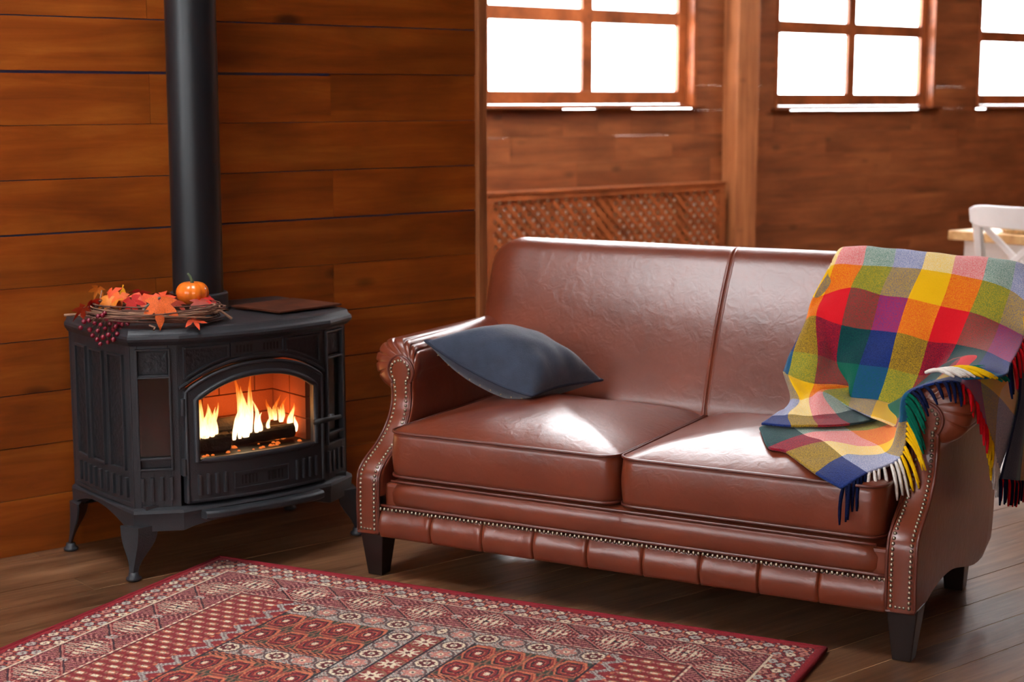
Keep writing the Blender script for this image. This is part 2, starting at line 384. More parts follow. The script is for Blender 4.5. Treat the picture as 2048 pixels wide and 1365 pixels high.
# end wall at u = U0 (x runs along -N seen from inside ... local y must point outwards, i.e. -U)
far_wall('wall_end', NL - N0 + 0.1, uv(U0, N0), ANG + PI/2, [(1.2, 2.8, 1.2, 2.5), (3.7, 5.3, 1.2, 2.5), (6.1, 7.7, 1.2, 2.5)], 4)
far_wall('wall_front', U1 - U0, uv(U1, N0), ANG + PI, [], 7)
far_wall('wall_right', N1 - N0, uv(U1, N1), ANG - PI/2, [], 7)
side = box(UL-0.08, UL-0.004, NL+0.1, N1+0.03, 0, HC).build('wall_side', M['wall'], rot=(0, 0, ANG)); tag(side, kind='structure')
# ceiling with unseen roof lights, added to make the highlights on the sofa
ADDED_SKYL = [(0.4, 2.0, 2.9, 4.4), (4.1, 7.3, 5.3, 7.4), (8.8, 10.8, 4.0, 5.6)]
cm = MB(); x = U0-.2
for (a, b, c, d) in ADDED_SKYL:
    cm.box(x, a, N0-.2, N1+.2, HC, HC+0.12); cm.box(a, b, N0-.2, c, HC, HC+0.12); cm.box(a, b, d, N1+.2, HC, HC+0.12); x = b
cm.box(x, U1+.2, N0-.2, N1+.2, HC, HC+0.12)
ceiling = cm.build('ceiling', M['ceil'], rot=(0, 0, ANG)); tag(ceiling, kind='structure')
for i, (a, b, c, d) in enumerate(ADDED_SKYL):
    w = empty('window_%d' % (7+i), uv((a+b)/2, (c+d)/2, HC), ANG); tag(w, kind='structure'); hx, hy = (b-a)/2, (d-c)/2  # roof light numbered as a window, added only for the daylight it gives
    fr = MB(); fr.box(-hx, -hx+.05, -hy, hy, 0, 0.14); fr.box(hx-.05, hx, -hy, hy, 0, 0.14); fr.box(-hx, hx, -hy, -hy+.05, 0, 0.14); fr.box(-hx, hx, hy-.05, hy, 0, 0.14)
    fr.build('jamb', M['frame'], w); box(-hx+.05, hx-.05, -hy+.05, hy-.05, 0.10, 0.104).build('pane', M['pane'], w)
    ld = bpy.data.lights.new('sky_portal', 'AREA'); ld.shape = 'RECTANGLE'; ld.size = b-a; ld.size_y = d-c; ld.cycles.is_portal = True
    lo = bpy.data.objects.new('sky_portal', ld); COL.objects.link(lo); lo.parent = w; lo.location = (0, 0, 0.15)
M['soot'] = plain('soot_black', srgb(12, 11, 11), 0.6, bump=0.2, bscale=120)
M['sideglass'] = glass('sooty_side_glass', (0.55, 0.50, 0.47, 1), 0.12, 0.15)
M['fireglass'] = glass('stove_door_glass', (0.97, 0.95, 0.93, 1), 0.03, 0.02)
M['brick'] = plain('firebrick', srgb(150, 76, 44), 0.85, noise=0.3, nscale=30, bump=0.5, bscale=90)
M['sooty_brick'] = plain('soot_stained_firebrick', srgb(58, 36, 28), 0.9, noise=0.5, nscale=12, bump=0.5, bscale=90)
M['char'] = plain('charred_wood', srgb(34, 24, 20), 0.85, noise=0.5, nscale=60, bump=1.0, bscale=130)
M['ember'] = emissive('ember_glow', (1.0, 0.20, 0.03, 1), 0.9)
def flame_mat():
    m, nt, b = new_mat('flame'); L = nt.links; nt.nodes.remove(b); out = nt.nodes['Material Output']
    tc = nd(nt, 'ShaderNodeTexCoord'); sp = nd(nt, 'ShaderNodeSeparateXYZ'); L.new(tc.outputs['Generated'], sp.inputs[0])
    mp = nd(nt, 'ShaderNodeMapping'); mp.inputs['Scale'].default_value = (14, 6, 3.2); L.new(tc.outputs['Generated'], mp.inputs['Vector'])
    n = nd(nt, 'ShaderNodeTexNoise'); n.inputs['Scale'].default_value = 1.2; n.inputs['Detail'].default_value = 3; L.new(mp.outputs[0], n.inputs['Vector'])
    a = nd(nt, 'ShaderNodeMath', operation='MULTIPLY_ADD'); L.new(n.outputs['Fac'], a.inputs[0]); a.inputs[1].default_value = 0.55; L.new(sp.outputs['Z'], a.inputs[2])
    r = ramp(nt, [(0.30, (1.0, 0.74, 0.44, 1)), (0.66, (1.0, 0.62, 0.26, 1)), (0.92, (1.0, 0.40, 0.07, 1)), (1.1, (0.9, 0.16, 0.01, 1))]); L.new(a.outputs[0], r.inputs['Fac'])
    st = nd(nt, 'ShaderNodeMapRange'); st.inputs['From Min'].default_value = 0.3; st.inputs['From Max'].default_value = 1.2; st.inputs['To Min'].default_value = 5.0; st.inputs['To Max'].default_value = 1.4; L.new(a.outputs[0], st.inputs['Value'])
    e = nd(nt, 'ShaderNodeEmission'); L.new(r.outputs['Color'], e.inputs['Color']); L.new(st.outputs[0], e.inputs['Strength'])
    t = nd(nt, 'ShaderNodeBsdfTransparent'); mx = nd(nt, 'ShaderNodeMixShader')
    r2 = ramp(nt, [(0.40, (0.8, 0.8, 0.8, 1)), (1.1, (0.22, 0.22, 0.22, 1))]); L.new(a.outputs[0], r2.inputs['Fac'])
    L.new(r2.outputs['Color'], mx.inputs['Fac']); L.new(t.outputs[0], mx.inputs[1]); L.new(e.outputs[0], mx.inputs[2]); L.new(mx.outputs[0], out.inputs['Surface'])
    return m
M['flame'] = flame_mat()
M['rust'] = plain('rusted_steel', srgb(92, 46, 26), 0.6, 0.3, noise=0.45, nscale=14, bump=0.3, bscale=90)

# ------------------------------------------------------------------ sofa (local x right, y towards its back, z up)
SA = math.radians(-28.25)
SO = Vector((0.2928, 4.2731, 0))
sofa = empty('sofa', SO, SA); tag(sofa, 'two-seat chestnut leather sofa with rolled arms and brass nail trim', 'sofa')
def sofa_pt(x, y, z): return SO + Vector((x*math.cos(SA) - y*math.sin(SA), x*math.sin(SA) + y*math.cos(SA), z))

def yf(z): return interp(z, [0.12, 0.30, 0.335, 0.385, 0.44, 0.50, 0.56, 0.66], [-0.045, -0.043, -0.02, 0.062, 0.118, 0.142, 0.14, 0.138])
def yr(z): return interp(z, [0.085, 0.10, 0.14, 0.23, 0.45, 0.72], [0.72, 0.76, 0.815, 0.85, 0.86, 0.93])
def zbot(y): return interp(y, [0.0, 0.06, 0.14, 0.22, 0.34, 0.46, 0.58, 0.66, 0.8], [0.135, 0.136, 0.150, 0.156, 0.150, 0.125, 0.098, 0.088, 0.088])
RC, RR = (0.815, 0.606), 0.078      # roll centre, radius
KC, KR = (0.785, 0.590), 0.045      # knob of the front panel
def arm_section():
    """pairs (P on the arm, K on the front panel outline, radial angle or None); P's z below 0.2 is a fraction"""
    out = []
    for i in range(16):
        a = i/15; out.append((('A', a), (0.820 - 0.002*a, 0.137 + a*(0.535-0.137)), None))
    nb = 150
    for i in range(nb+1):
        t = i/nb; th = math.radians(-84 + t*(196+84)); kh = math.radians(-38 + t*(212+38))
        out.append(((RC[0]+RR*math.cos(th), RC[1]+RR*math.sin(th)), (KC[0]+KR*math.cos(kh), KC[1]+KR*math.sin(kh)), th))
    for i in range(1, 14):
        a = i/13; out.append(((0.742, 0.583 + a*(0.25-0.583)), (0.748, 0.563 + a*(0.25-0.563)), None))
    return out
PLEATS = [-0.55, 0.0, 0.42, 0.92, 1.38, 1.85, 2.2, 2.62]
def build_arm(sgn):
    a = empty('arm', parent=sofa)
    sec = arm_section(); rows = []
    fr = [i/9 for i in range(10)]                # front rounding
    mid = [i/14 for i in range(1, 15)]
    for f in fr:
        row = []
        for P, K, th in sec:
            if P[0] == 'A':
                z = K[1]; px, pz = 0.822, K[1]
                d = 0.012
            else: px, pz = P; d = 0.05 if th is not None else 0.02
            s = math.sin(f*PI/2); c = 1 - math.cos(f*PI/2)
            x = K[0] + (px - K[0])*s; z = K[1] + (pz - K[1])*s; y = yf(K[1]) + d*c
            if th is not None:
                w = math.sin(min(1, f*1.0)*PI)**0.7 * 0.007 + 0.004*f
                bump = 0.0
                for q in PLEATS: bump -= math.exp(-((th - q - 0.14*math.sin(q*7)*f)/0.05)**2)
                puff = 0.0055*math.sin(PI*min(1, f))
                x += (w*bump + puff)*math.cos(th); z += (w*bump + puff)*math.sin(th)
            row.append((x, y, z))
        rows.append(row)
    last = rows[-1]
    for t in mid:
        row = []
        for (P, K, th), l in zip(sec, last):
            if P[0] == 'A':
                a0 = P[1]; y0 = l[1]; y1 = yr(max(0.09, K[1])) if a0 > 0 else 0.72
                y = y0 + (y1 - y0)*t; zb = zbot(y); z = zb + (0.535 - zb)*a0
                x = 0.822 + 0.006*math.sin(PI*a0)*math.sin(PI*t)
            else:
                x, z = P; y1 = yr(z); y = l[1] + (y1 - l[1])*t
                if th is not None:
                    dec = math.exp(-t*(9+5*math.sin(th*3)))*0.004; b = sum(math.exp(-((th - q - 0.14*math.sin(q*7))/0.06)**2) for q in PLEATS)
                    x -= dec*b*math.cos(th); z -= dec*b*math.sin(th)
            row.append((x, y, z))
        rows.append(row)
    rows.append([(0.75 if p[0] < 0.80 else 0.78, p[1], max(0.2, min(0.6, p[2]))) for p in rows[-1]])
    if sgn < 0: rows = [[(-x, y, z) for x, y, z in r] for r in rows]
    MB().grid(rows, flip=(sgn > 0)).build('arm_body', M['leather'], a, smooth=True)
    # front panel strip with knob
    prow = []; outl = []; outr = []
    def hw(z):
        if z < 0.555: return interp(z, [0.13, 0.32, 0.42, 0.52, 0.557], [0.036, 0.036, 0.034, 0.0315, 0.033])
        d = z - KC[1]; return math.sqrt(max(0.0, KR**2 - d*d))*0.97
    zs = list(np.linspace(0.137, 0.55, 40)) + [KC[1] + KR*math.sin(t) for t in np.linspace(math.asin(-0.85), PI/2-0.05, 18)]
    for z in zs:
        h = hw(z); r = []
        for j in range(9):
            q = -1 + j/4; r.append((sgn*0.785 + h*q, yf(z) - 0.007*(1 - abs(q)**3) - 0.001, z))
        prow.append(r); outl.append((sgn*0.785 - h, yf(z)-0.002, z)); outr.append((sgn*0.785 + h, yf(z)-0.002, z))
    MB().grid(prow).build('front_panel', M['leather'], a, smooth=True)
    loop = outl + outr[::-1]
    MB().tube(loop, 0.0045, 6, closed=True).build('piping', M['welt'], a, smooth=True)
    # nail heads, two lines and the bottom row
    nl = MB()
    def line(side, inset=0.013):
        pts = []
        for z in np.linspace(0.15, KC[1], 400): pts.append((sgn*0.785 + side*(hw(z)-inset), yf(z)-0.006, z))
        for t in np.linspace(0, PI/2, 100): pts.append((sgn*0.785 + side*(KR-inset)*math.cos(t), yf(KC[1])-0.007, KC[1] + (KR-inset)*math.sin(t)))
        return pts
    def place(pts, step=0.0128, r=0.0054):
        acc = 0; prev = Vector(pts[0]); nl.dome(prev, (0, -1, 0.25), r)
        for p in pts[1:]:
            p = Vector(p); acc += (p - prev).length; prev = p
            if acc >= step: acc = 0; nl.dome(p, (0, -1, 0.2), r)
    place(line(-1)); place(line(1)); place([(sgn*0.785 - 0.010 + 0.02*i/20, yf(0.15)-0.006, 0.15) for i in range(21)], 0.0098)
    o = nl.build('nail_row', M['nail'], a, smooth=True); o['kind'] = 'stuff'
    return a
build_arm(-1); build_arm(1)

# legs
def leg(x, y, z1, tw, bw, dy=0.0):
    r = lambda h, z, ox, oy: [(x-h+ox, y-h+oy, z), (x+h+ox, y-h+oy, z), (x+h+ox, y+h+oy, z), (x-h+ox, y+h+oy, z)]
    MB().loft([r(bw, 0, 0, dy), r(tw, z1, 0, 0)]).build('leg', M['sofaleg'], sofa, bevel=0.003)
leg(-0.785, 0.008, 0.14, 0.040, 0.024); leg(0.785, 0.008, 0.14, 0.040, 0.024)
leg(-0.76, 0.66, 0.10, 0.034, 0.026, 0.01); leg(0.76, 0.66, 0.10, 0.034, 0.026, 0.01)

# hidden frame under the cushions
fb = MB(); fb.box(-0.745, 0.745, -0.02, 0.80, 0.145, 0.285)
fb.build('frame', M['leather'], sofa, bevel=0.01)
# pleated front rail: one padded panel between two pleats each
PX = [-0.750, -0.574, -0.405, -0.2425, -0.0765, 0.088, 0.2517, 0.4148, 0.5747, 0.750]
TX = [0, 0.008, 0.02, 0.04, 0.08, 0.15, 0.25, 0.375, 0.5, 0.625, 0.75, 0.85, 0.92, 0.96, 0.98, 0.992, 1]
for a, b in zip(PX[:-1], PX[1:]):
    rows = []
    for tx in TX:
        x = a + (b-a)*tx; ed = min(tx, 1-tx)*(b-a); e = 1 - math.exp(-ed/0.0028)
        r = []
        for j in range(13):
            t = j/12; z = 0.128 + 0.082*t
            pk = 0.0022*math.exp(-((t-0.88)/0.10)**2)*math.sin(x*470)
            y = -0.032 - 0.020*math.sin(PI*(0.16+0.76*t)) + 0.0075*(1-e) - 0.0025*math.exp(-((ed-0.008)/0.006)**2) + pk
            r.append((x, y, z))
        r = [(x, 0.03, 0.128)] + r + [(x, 0.0, 0.212)]
        rows.append(r)
    MB().grid(rows, flip=True).build('rail_panel', M['leather'], sofa, smooth=True)
nl = MB()
for i in range(112):
    x = -0.744 + i*(1.488/111); nl.dome((x, -0.045, 0.2125), (0, -1, 0.35), 0.0056)
o = nl.build('nail_row', M['nail'], sofa, smooth=True); o['kind'] = 'stuff'
MB().tube([(-0.748 + 1.496*i/40, -0.037, 0.2205) for i in range(41)], 0.005, 6).build('piping', M['welt'], sofa, smooth=True)
# apron above the rail
rows = []
for i in range(81):
    x = -0.722 + 1.444*i/80; s = 0.004*math.exp(-(x/0.006)**2); e = (abs(x)/0.722)**30*0.02
    rows.append([(x, -0.028+e+s, 0.217), (x, -0.036+e+s, 0.232), (x, -0.038+e+s, 0.26), (x, -0.034+e+s, 0.285-e), (x, -0.022+e+s, 0.297-e), (x, 0.0, 0.3015-e), (x, 0.10, 0.30)])
MB().grid(rows, flip=True).build('apron', M['leather'], sofa, smooth=True)
MB().tube([(-0.715 + 1.43*i/40, -0.030, 0.2955) for i in range(41)], 0.0042, 6).build('piping', M['welt'], sofa, smooth=True)

# seat cushions
def rrect(x0, x1, y0, y1, r, n=12, bow=0.0):
    P = []
    for cx, cy, a0 in ((x1-r, y0+r, -90), (x1-r, y1-r, 0), (x0+r, y1-r, 90), (x0+r, y0+r, 180)):
        for i in range(n): a = math.radians(a0 + 90*i/(n-1)); P.append((cx + r*math.cos(a), cy + r*math.sin(a)))
    Q = []                                     # densify the straight sides
    for i, p in enumerate(P):
        q = P[(i+1) % len(P)]; d = math.hypot(q[0]-p[0], q[1]-p[1]); Q.append(p)
        m = int(d/0.03)
        for k in range(1, m): Q.append((p[0]+(q[0]-p[0])*k/m, p[1]+(q[1]-p[1])*k/m))
    return Q
def cushion(x0, x1, seed):
    c = empty('seat_cushion', parent=sofa)
    y0, y1 = -0.028, 0.655; zb, zt = 0.309, 0.440; cx, cy = (x0+x1)/2, (y0+y1)/2
    Q = rrect(x0, x1, y0, y1, 0.05); rg = random.Random(seed); ph = [rg.uniform(0, 6) for _ in range(6)]
    def ring(s, z): return [(cx+(x-cx)*s, cy+(y-cy)*s, z) for x, y in Q]
    rings = []
    for s in (0.0, 0.5, 0.9, 0.975): rings.append(ring(max(s, 0.001), zb - 0.004*(s < 0.95)))
    for i in range(9):
        t = i/8; b = 1 + 0.020*math.sin(PI*t)
        rr = []
        for x, y in Q:
            bx = cx + (x-cx)*(1 + 0.010*math.sin(PI*t)); by = cy + (y-cy)*b
            rr.append((bx, by, zb + (zt-zb)*t))
        rings.append(rr)
    for s in (0.985, 0.965, 0.94, 0.91, 0.87, 0.82, 0.76, 0.68, 0.6, 0.5, 0.4, 0.3, 0.2, 0.1, 0.001):
        h = 0.070*(1 - s**2.0)**0.92
        rr = []
        for x, y in Q:
            px, py = cx+(x-cx)*s, cy+(y-cy)*s
            wv = (0.0035*math.sin(px*13+ph[0])*math.sin(py*9+ph[1]) + 0.002*math.sin(px*31+ph[2]+py*12) + 0.0011*math.sin(px*64+3*math.sin(py*21)+ph[3]))*(1-s)
            rr.append((px, py, zt + h + wv))
        rings.append(rr)
    MB().loft(rings, cap=False).build('cushion_cover', M['leather'], c, smooth=True)
    for z in (zb+0.002, zt+0.001):
        MB().tube([(cx+(x-cx)*1.004, cy+(y-cy)*1.006, z) for x, y in Q], 0.0045, 6, closed=True).build('piping', M['welt'], c, smooth=True)
cushion(-0.727, -0.005, 3); cushion(0.005, 0.727, 5)

# back: front face rakes from the seat to a rounded top
BSEC = [(0.62, 0.36), (0.625, 0.45), (0.640, 0.50), (0.668, 0.57), (0.700, 0.65), (0.733, 0.73), (0.770, 0.81), (0.800, 0.868), (0.822, 0.904), (0.845, 0.926), (0.872, 0.936),
        (0.900, 0.934), (0.925, 0.920), (0.940, 0.895), (0.942, 0.86), (0.93, 0.75), (0.90, 0.55), (0.865, 0.35), (0.85, 0.22), (0.83, 0.03)]
def bsec(t):
    k = t*(len(BSEC)-1); xs = range(len(BSEC))
    return interp(k, xs, [p[0] for p in BSEC]), interp(k, xs, [p[1] for p in BSEC])
rows = []; HWB = 0.872
XB = [-HWB + 0.13*(1-math.cos(PI/2*i/16)) for i in range(17)] + sorted(list(np.linspace(-HWB+0.13, HWB-0.13, 90))[1:-1] + [-.02, -.015, -.012, -.0105, -.009, -.0075, -.006, -.004, -.0025, -.001, 0, .001, .0025, .004, .006, .0075, .009, .0105, .012, .015, .02]) + [HWB - 0.13*(1-math.cos(PI/2*i/16)) for i in range(16, -1, -1)]
for x in XB:
    e = max(0.0, (abs(x) - (HWB-0.13))/0.13); k = 1 - math.sqrt(max(0.0, 1 - e*e)); r = []
    for i in range(61):
        y, z = bsec(i/60)
        mz = max(0.0, min(1.0, (z-0.45)/0.4))
        y2 = y + (0.885 - y)*(k*0.72) if y < 0.885 else y - (y-0.885)*k*0.5
        z2 = z - k*0.10*max(0.0, (z-0.60)/0.336)
        sm = math.exp(-(x/0.0022)**2)*0.005 - 0.0012*(math.exp(-((abs(x)-0.0065)/0.0035)**2)) if i < 42 else 0
        bulge = -0.010*math.sin(PI*min(1, max(0, (z-0.42)/0.45)))*(1 - (abs(x)/HWB)**2) if i < 30 else 0
        xw = x if z > 0.66 else x*(1 - (0.085 + 0.10*(1 - sstep(0.18, 0.30, z)))*min(1.0, (0.66-z)/0.05)*sstep(0.5, 0.85, abs(x)))
        r.append((xw, y2 + sm + bulge, z2))
    rows.append(r)
bk = empty('back', parent=sofa)
MB().grid(rows, flip=True).build('back_cover', M['leather'], bk, smooth=True)

# ------------------------------------------------------------------ wood stove (local x right along the wall, y towards the wall)
TA = math.radians(39.6); TO = Vector((-0.80, 4.82, 0))
stove = empty('wood_stove', TO, TA); tag(stove, 'black cast iron wood stove on curved legs with arched glass door', 'stove')
def bow(x): return -0.03 - 0.032*(1 - min(1.0, (x/0.25)**2))
def outline(off=0.0, nfront=16):
    """plan of the body, counter-clockwise, starting rear left"""
    l = off*0.5; P = [(-0.37-l, 0.435)]
    for i in range(9):
        t = i/8; P.append((-0.37-l - 0.010*math.sin(PI*t), 0.42 + (0.03-0.42)*t + (0 if i < 8 else -off*0.6)))
    P.append((-0.25-off*0.3, -0.03-off))
    for i in range(1, nfront):
        x = -0.25 + 0.5*i/nfront; P.append((x, bow(x)-off))
    P.append((0.25+off*0.3, -0.03-off))
    for i in range(9):
        t = i/8; P.append((0.37+l + 0.010*math.sin(PI*t), 0.03 + 0.39*t - (0 if i > 0 else off*0.6)))
    P.append((0.37+l, 0.435))
    return P
def ring(off, z): return [(x, y, z) for x, y in outline(off)]

# shell: sides, corner facets and back, open at the front where door and fascia sit
def facet(a, b, z0, z1, t0=0.0, t1=1.0, d0=0.0, d1=0.01):
    """a box on the vertical plane from plan point a to b; d = distance outwards"""
    a = Vector((a[0], a[1], 0)); b = Vector((b[0], b[1], 0)); dr = (b-a); nrm = Vector((dr.y, -dr.x, 0)).normalized()
    p, q = a + dr*t0, a + dr*t1; r = []
    for z in (z0, z1): r.append([p + nrm*d0 + Vector((0,0,z)), q + nrm*d0 + Vector((0,0,z)), q + nrm*d1 + Vector((0,0,z)), p + nrm*d1 + Vector((0,0,z))])
    return r
sh = MB()
sh.box(-0.368, 0.368, 0.40, 0.445, 0.20, 0.69)
sh.box(-0.368, -0.350, 0.03, 0.42, 0.20, 0.69); sh.box(0.350, 0.368, 0.03, 0.42, 0.20, 0.69)
sh.box(-0.35, 0.35, 0.03, 0.42, 0.655, 0.69); sh.box(-0.35, 0.35, 0.0, 0.42, 0.20, 0.215)
sh.build('body', M['iron'], stove)
LF = ((-0.37, 0.03), (-0.25, -0.03)); RF = ((0.25, -0.03), (0.37, 0.03))
for F in (LF, RF):
    sp = empty('corner_panel', parent=stove)
    fm = MB()
    for t0, t1, z0, z1 in ((0, 0.15, 0.2, 0.69), (0.80, 1, 0.2, 0.69), (0.15, 0.80, 0.2, 0.325), (0.15, 0.80, 0.592, 0.602), (0.15, 0.80, 0.672, 0.69), (0.15, 0.80, 0.348, 0.356)):
        fm.loft(facet(*F, z0, z1, t0, t1, -0.014, 0.0))
    for z0, z1 in ((0.602, 0.672), (0.325, 0.348)): fm.loft(facet(*F, z0, z1, 0.15, 0.80, -0.014, -0.006))
    fm.build('panel_frame', M['iron'], sp, bevel=0.002)
    rb = MB()
    for t0, t1, z0, z1 in ((0.10, 0.15, 0.318, 0.680), (0.80, 0.85, 0.318, 0.680), (0.12, 0.83, 0.674, 0.680), (0.12, 0.83, 0.592, 0.598), (0.12, 0.83, 0.350, 0.357), (0.12, 0.83, 0.318, 0.325)):
        rb.loft(facet(*F, z0, z1, t0, t1, -0.003, 0.009))
    rb.build('moulding', M['iron'], sp, bevel=0.002)
    tx = MB(); tx.loft(facet(*F, 0.606, 0.668, 0.18, 0.77, -0.008, -0.002)); tx.build('relief', M['irontex'], sp)
    for i in range(4):
        t = 0.14 + i*0.205; r = MB(); r.loft(facet(*F, 0.228, 0.298, t, t+0.075, -0.002, 0.009)); r.build('rib', M['iron'], sp, bevel=0.002)
    gl = MB(); gl.loft(facet(*F, 0.352, 0.596, 0.13, 0.82, -0.011, -0.008)); gl.build('side_glass', M['sideglass'], sp)
    bk = MB(); bk.loft(facet(*F, 0.34, 0.60, 0.12, 0.83, -0.030, -0.026)); bk.build('side_glass_backing', M['soot'], sp)
# bowed sides with three tall panels, border mouldings and ribs
for s in (-1, 1):
    sp = empty('side_panel', parent=stove)
    def sx(y): return s*(0.368 + 0.012*math.sin(PI*(0.43-y)/0.40))
    def slab(y0, y1, z0, z1, d0, d1, nm, mat, bev=0.0015):
        n = 6; R = []
        for i in range(n+1):
            y = y0 + (y1-y0)*i/n; x0, x1 = sx(y)+s*d0, sx(y)+s*d1
            R.append([(x0, y, z0), (x1, y, z0), (x1, y, z1), (x0, y, z1)])
        return MB().loft(R).build(nm, mat, sp, bevel=bev)
    slab(0.03, 0.43, 0.20, 0.69, -0.012, 0.0, 'side_plate', M['iron'])
    for i in range(3):
        y0 = 0.068 + i*0.115; y1 = y0 + 0.085
        slab(y0+0.006, y1-0.006, 0.325, 0.650, -0.004, 0.002, 'relief', M['irontex'])
        for q in ((y0, y0+0.006, 0.315, 0.660), (y1-0.006, y1, 0.315, 0.660), (y0, y1, 0.315, 0.322), (y0, y1, 0.653, 0.660)):
            slab(*q, -0.002, 0.009, 'moulding', M['iron'])
    for i in range(9):
        y = 0.062 + i*0.0385; slab(y, y+0.014, 0.235, 0.295, -0.002, 0.009, 'rib', M['iron'])
    slab(0.035, 0.425, 0.212, 0.222, -0.002, 0.005, 'moulding', M['iron'])
    slab(0.030, 0.048, 0.205, 0.688, -0.002, 0.005, 'corner_bead', M['iron'])

# door and fascia -------------------------------------------------
def arch(x, half, zs, zc):                       # arc through (+-half, zs) with crown zc
    return zs + (zc - zs)*(1 - (abs(x)/half)**2.3)
def band(x0, x1, lo, hi, d0, d1, nseg=24):
    """solid between two z-curves over x, following the bow; d is distance forward of the bow"""
    R = []
    for i in range(nseg+1):
        x = x0 + (x1-x0)*i/nseg; y = bow(x)
        R.append([(x, y-d0, lo(x)), (x, y-d1, lo(x)), (x, y-d1, hi(x)), (x, y-d0, hi(x))])
    return MB().loft(R)
C = lambda z: (lambda x: z)
door_top = lambda x: arch(x, 0.236, 0.552, 0.622)
glass_top = lambda x: arch(x, 0.200, 0.520, 0.582)
fas = empty('fascia', parent=stove)
band(-0.25, 0.25, lambda x: door_top(x)+0.006 if abs(x) < 0.24 else 0.3, C(0.69), -0.02, 0.0, 50).build('fascia_plate', M['iron'], fas)
band(-0.25, 0.25, lambda x: arch(x, 0.25, 0.556, 0.632), lambda x: arch(x, 0.25, 0.564, 0.642), -0.002, 0.010, 40).build('arch_moulding', M['iron'], fas, bevel=0.002)
for s in (-1, 1):
    xa, xb = sorted((s*0.10, s*0.232)); lo = lambda x: arch(x, 0.25, 0.580, 0.655); hi = C(0.675)
    band(xa, xb, lo, hi, -0.002, 0.002, 12).build('relief', M['irontex'], fas)
    band(xa, xb, lambda x: 0.674, C(0.680), -0.002, 0.011, 12).build('moulding', M['iron'], fas)
    band(xa, xb, lambda x: lo(x)-0.005, lo, -0.002, 0.011, 12).build('moulding', M['iron'], fas)
    for xe in (s*0.10, s*0.232): band(xe-0.003, xe+0.003, lambda x: lo(x)-0.004, C(0.680), -0.002, 0.007, 2).build('moulding', M['iron'], fas)
def vent(parent, zc, h, half=0.092):
    v = empty('vent', parent=parent) if parent is stove else parent
    fr = MB()
    for q in ((-half, half, zc+h, zc+h+0.004), (-half, half, zc-h-0.004, zc-h), (-half, -half+0.004, zc-h, zc+h), (half-0.004, half, zc-h, zc+h)):
        b = band(q[0], q[1], C(q[2]), C(q[3]), -0.002, 0.016 if parent is not fas else 0.006, 8); fr.add(b.v, b.f)
    fr.build('vent_frame', M['iron'], v, bevel=0.001)
    for g in (-1, 1):
        for i in range(5):
            x = g*0.014 + g*(0.008 + i*0.0118); b = band(x-0.003, x+0.003, C(zc-h*0.62), C(zc+h*0.62), 0.0, 0.0135 if parent is not fas else 0.0012, 2); b.build('slot', M['soot'], v)
vent(fas, 0.662, 0.017)
door = empty('door', parent=stove)
# door frame: left, right, top arch, bottom, raised inner bead
df = MB()
for b in (band(-0.238, -0.200, C(0.215), door_top, -0.01, 0.012, 6), band(0.200, 0.238, C(0.215), door_top, -0.01, 0.012, 6),
          band(-0.200, 0.200, glass_top, door_top, -0.01, 0.012, 40), band(-0.200, 0.200, C(0.215), C(0.345), -0.01, 0.012, 24)): df.add(b.v, b.f)
df.build('door_frame', M['iron'], door, auto=30)
bd = [(-0.206, 0.339), (-0.206, 0.524)] + [(x, arch(x, 0.206, 0.524, 0.588)) for x in np.linspace(-0.206, 0.206, 40)][1:-1] + [(0.206, 0.524), (0.206, 0.339)]
path = [(x, bow(x)-0.012, z) for x, z in bd] + [(x, bow(x)-0.012, 0.339) for x in np.linspace(0.206, -0.206, 20)][1:-1]
MB().tube(path, 0.009, 8, closed=True).build('glass_bead', M['iron'], door, smooth=True)
bd = [(-0.234, 0.22), (-0.234, 0.548)] + [(x, door_top(x)-0.003) for x in np.linspace(-0.234, 0.234, 40)][1:-1] + [(0.234, 0.548), (0.234, 0.22)]
path = [(x, bow(x)-0.010, z) for x, z in bd] + [(x, bow(x)-0.010, 0.22) for x in np.linspace(0.234, -0.234, 20)][1:-1]
MB().tube(path, 0.006, 8, closed=True).build('edge_bead', M['iron'], door, smooth=True)
band(-0.203, 0.203, C(0.342), lambda x: glass_top(x)+0.003, -0.004, 0.0, 24).build('door_glass', M['fireglass'], door)
vent(door, 0.268, 0.022, 0.095)
for s in (-1, 1):
    for i in range(4):
        x = s*(0.125 + i*0.026); band(x-0.0045, x+0.0045, C(0.238), C(0.300), 0.010, 0.021, 2).build('rib', M['iron'], door, bevel=0.002)
h = empty('handle', parent=door)
MB().tube([(0.158, -0.118, 0.420), (0.20, -0.118, 0.422), (0.262, -0.105, 0.424)], [0.0085, 0.0085, 0.0065], 8).build('handle_bar', M['soot'], h, smooth=True)
MB().lathe([(0.007, 0), (0.010, 0.012), (0.006, 0.02)], seg=10).build('handle_pivot', M['iron'], h, loc=(0.236, -0.085, 0.425), rot=(PI/2, 0, 0), smooth=True)
for z in (0.30, 0.48):
    MB().lathe([(0.008, 0), (0.008, 0.05)], seg=10).build('hinge', M['iron'], door, loc=(-0.244, -0.042, z))

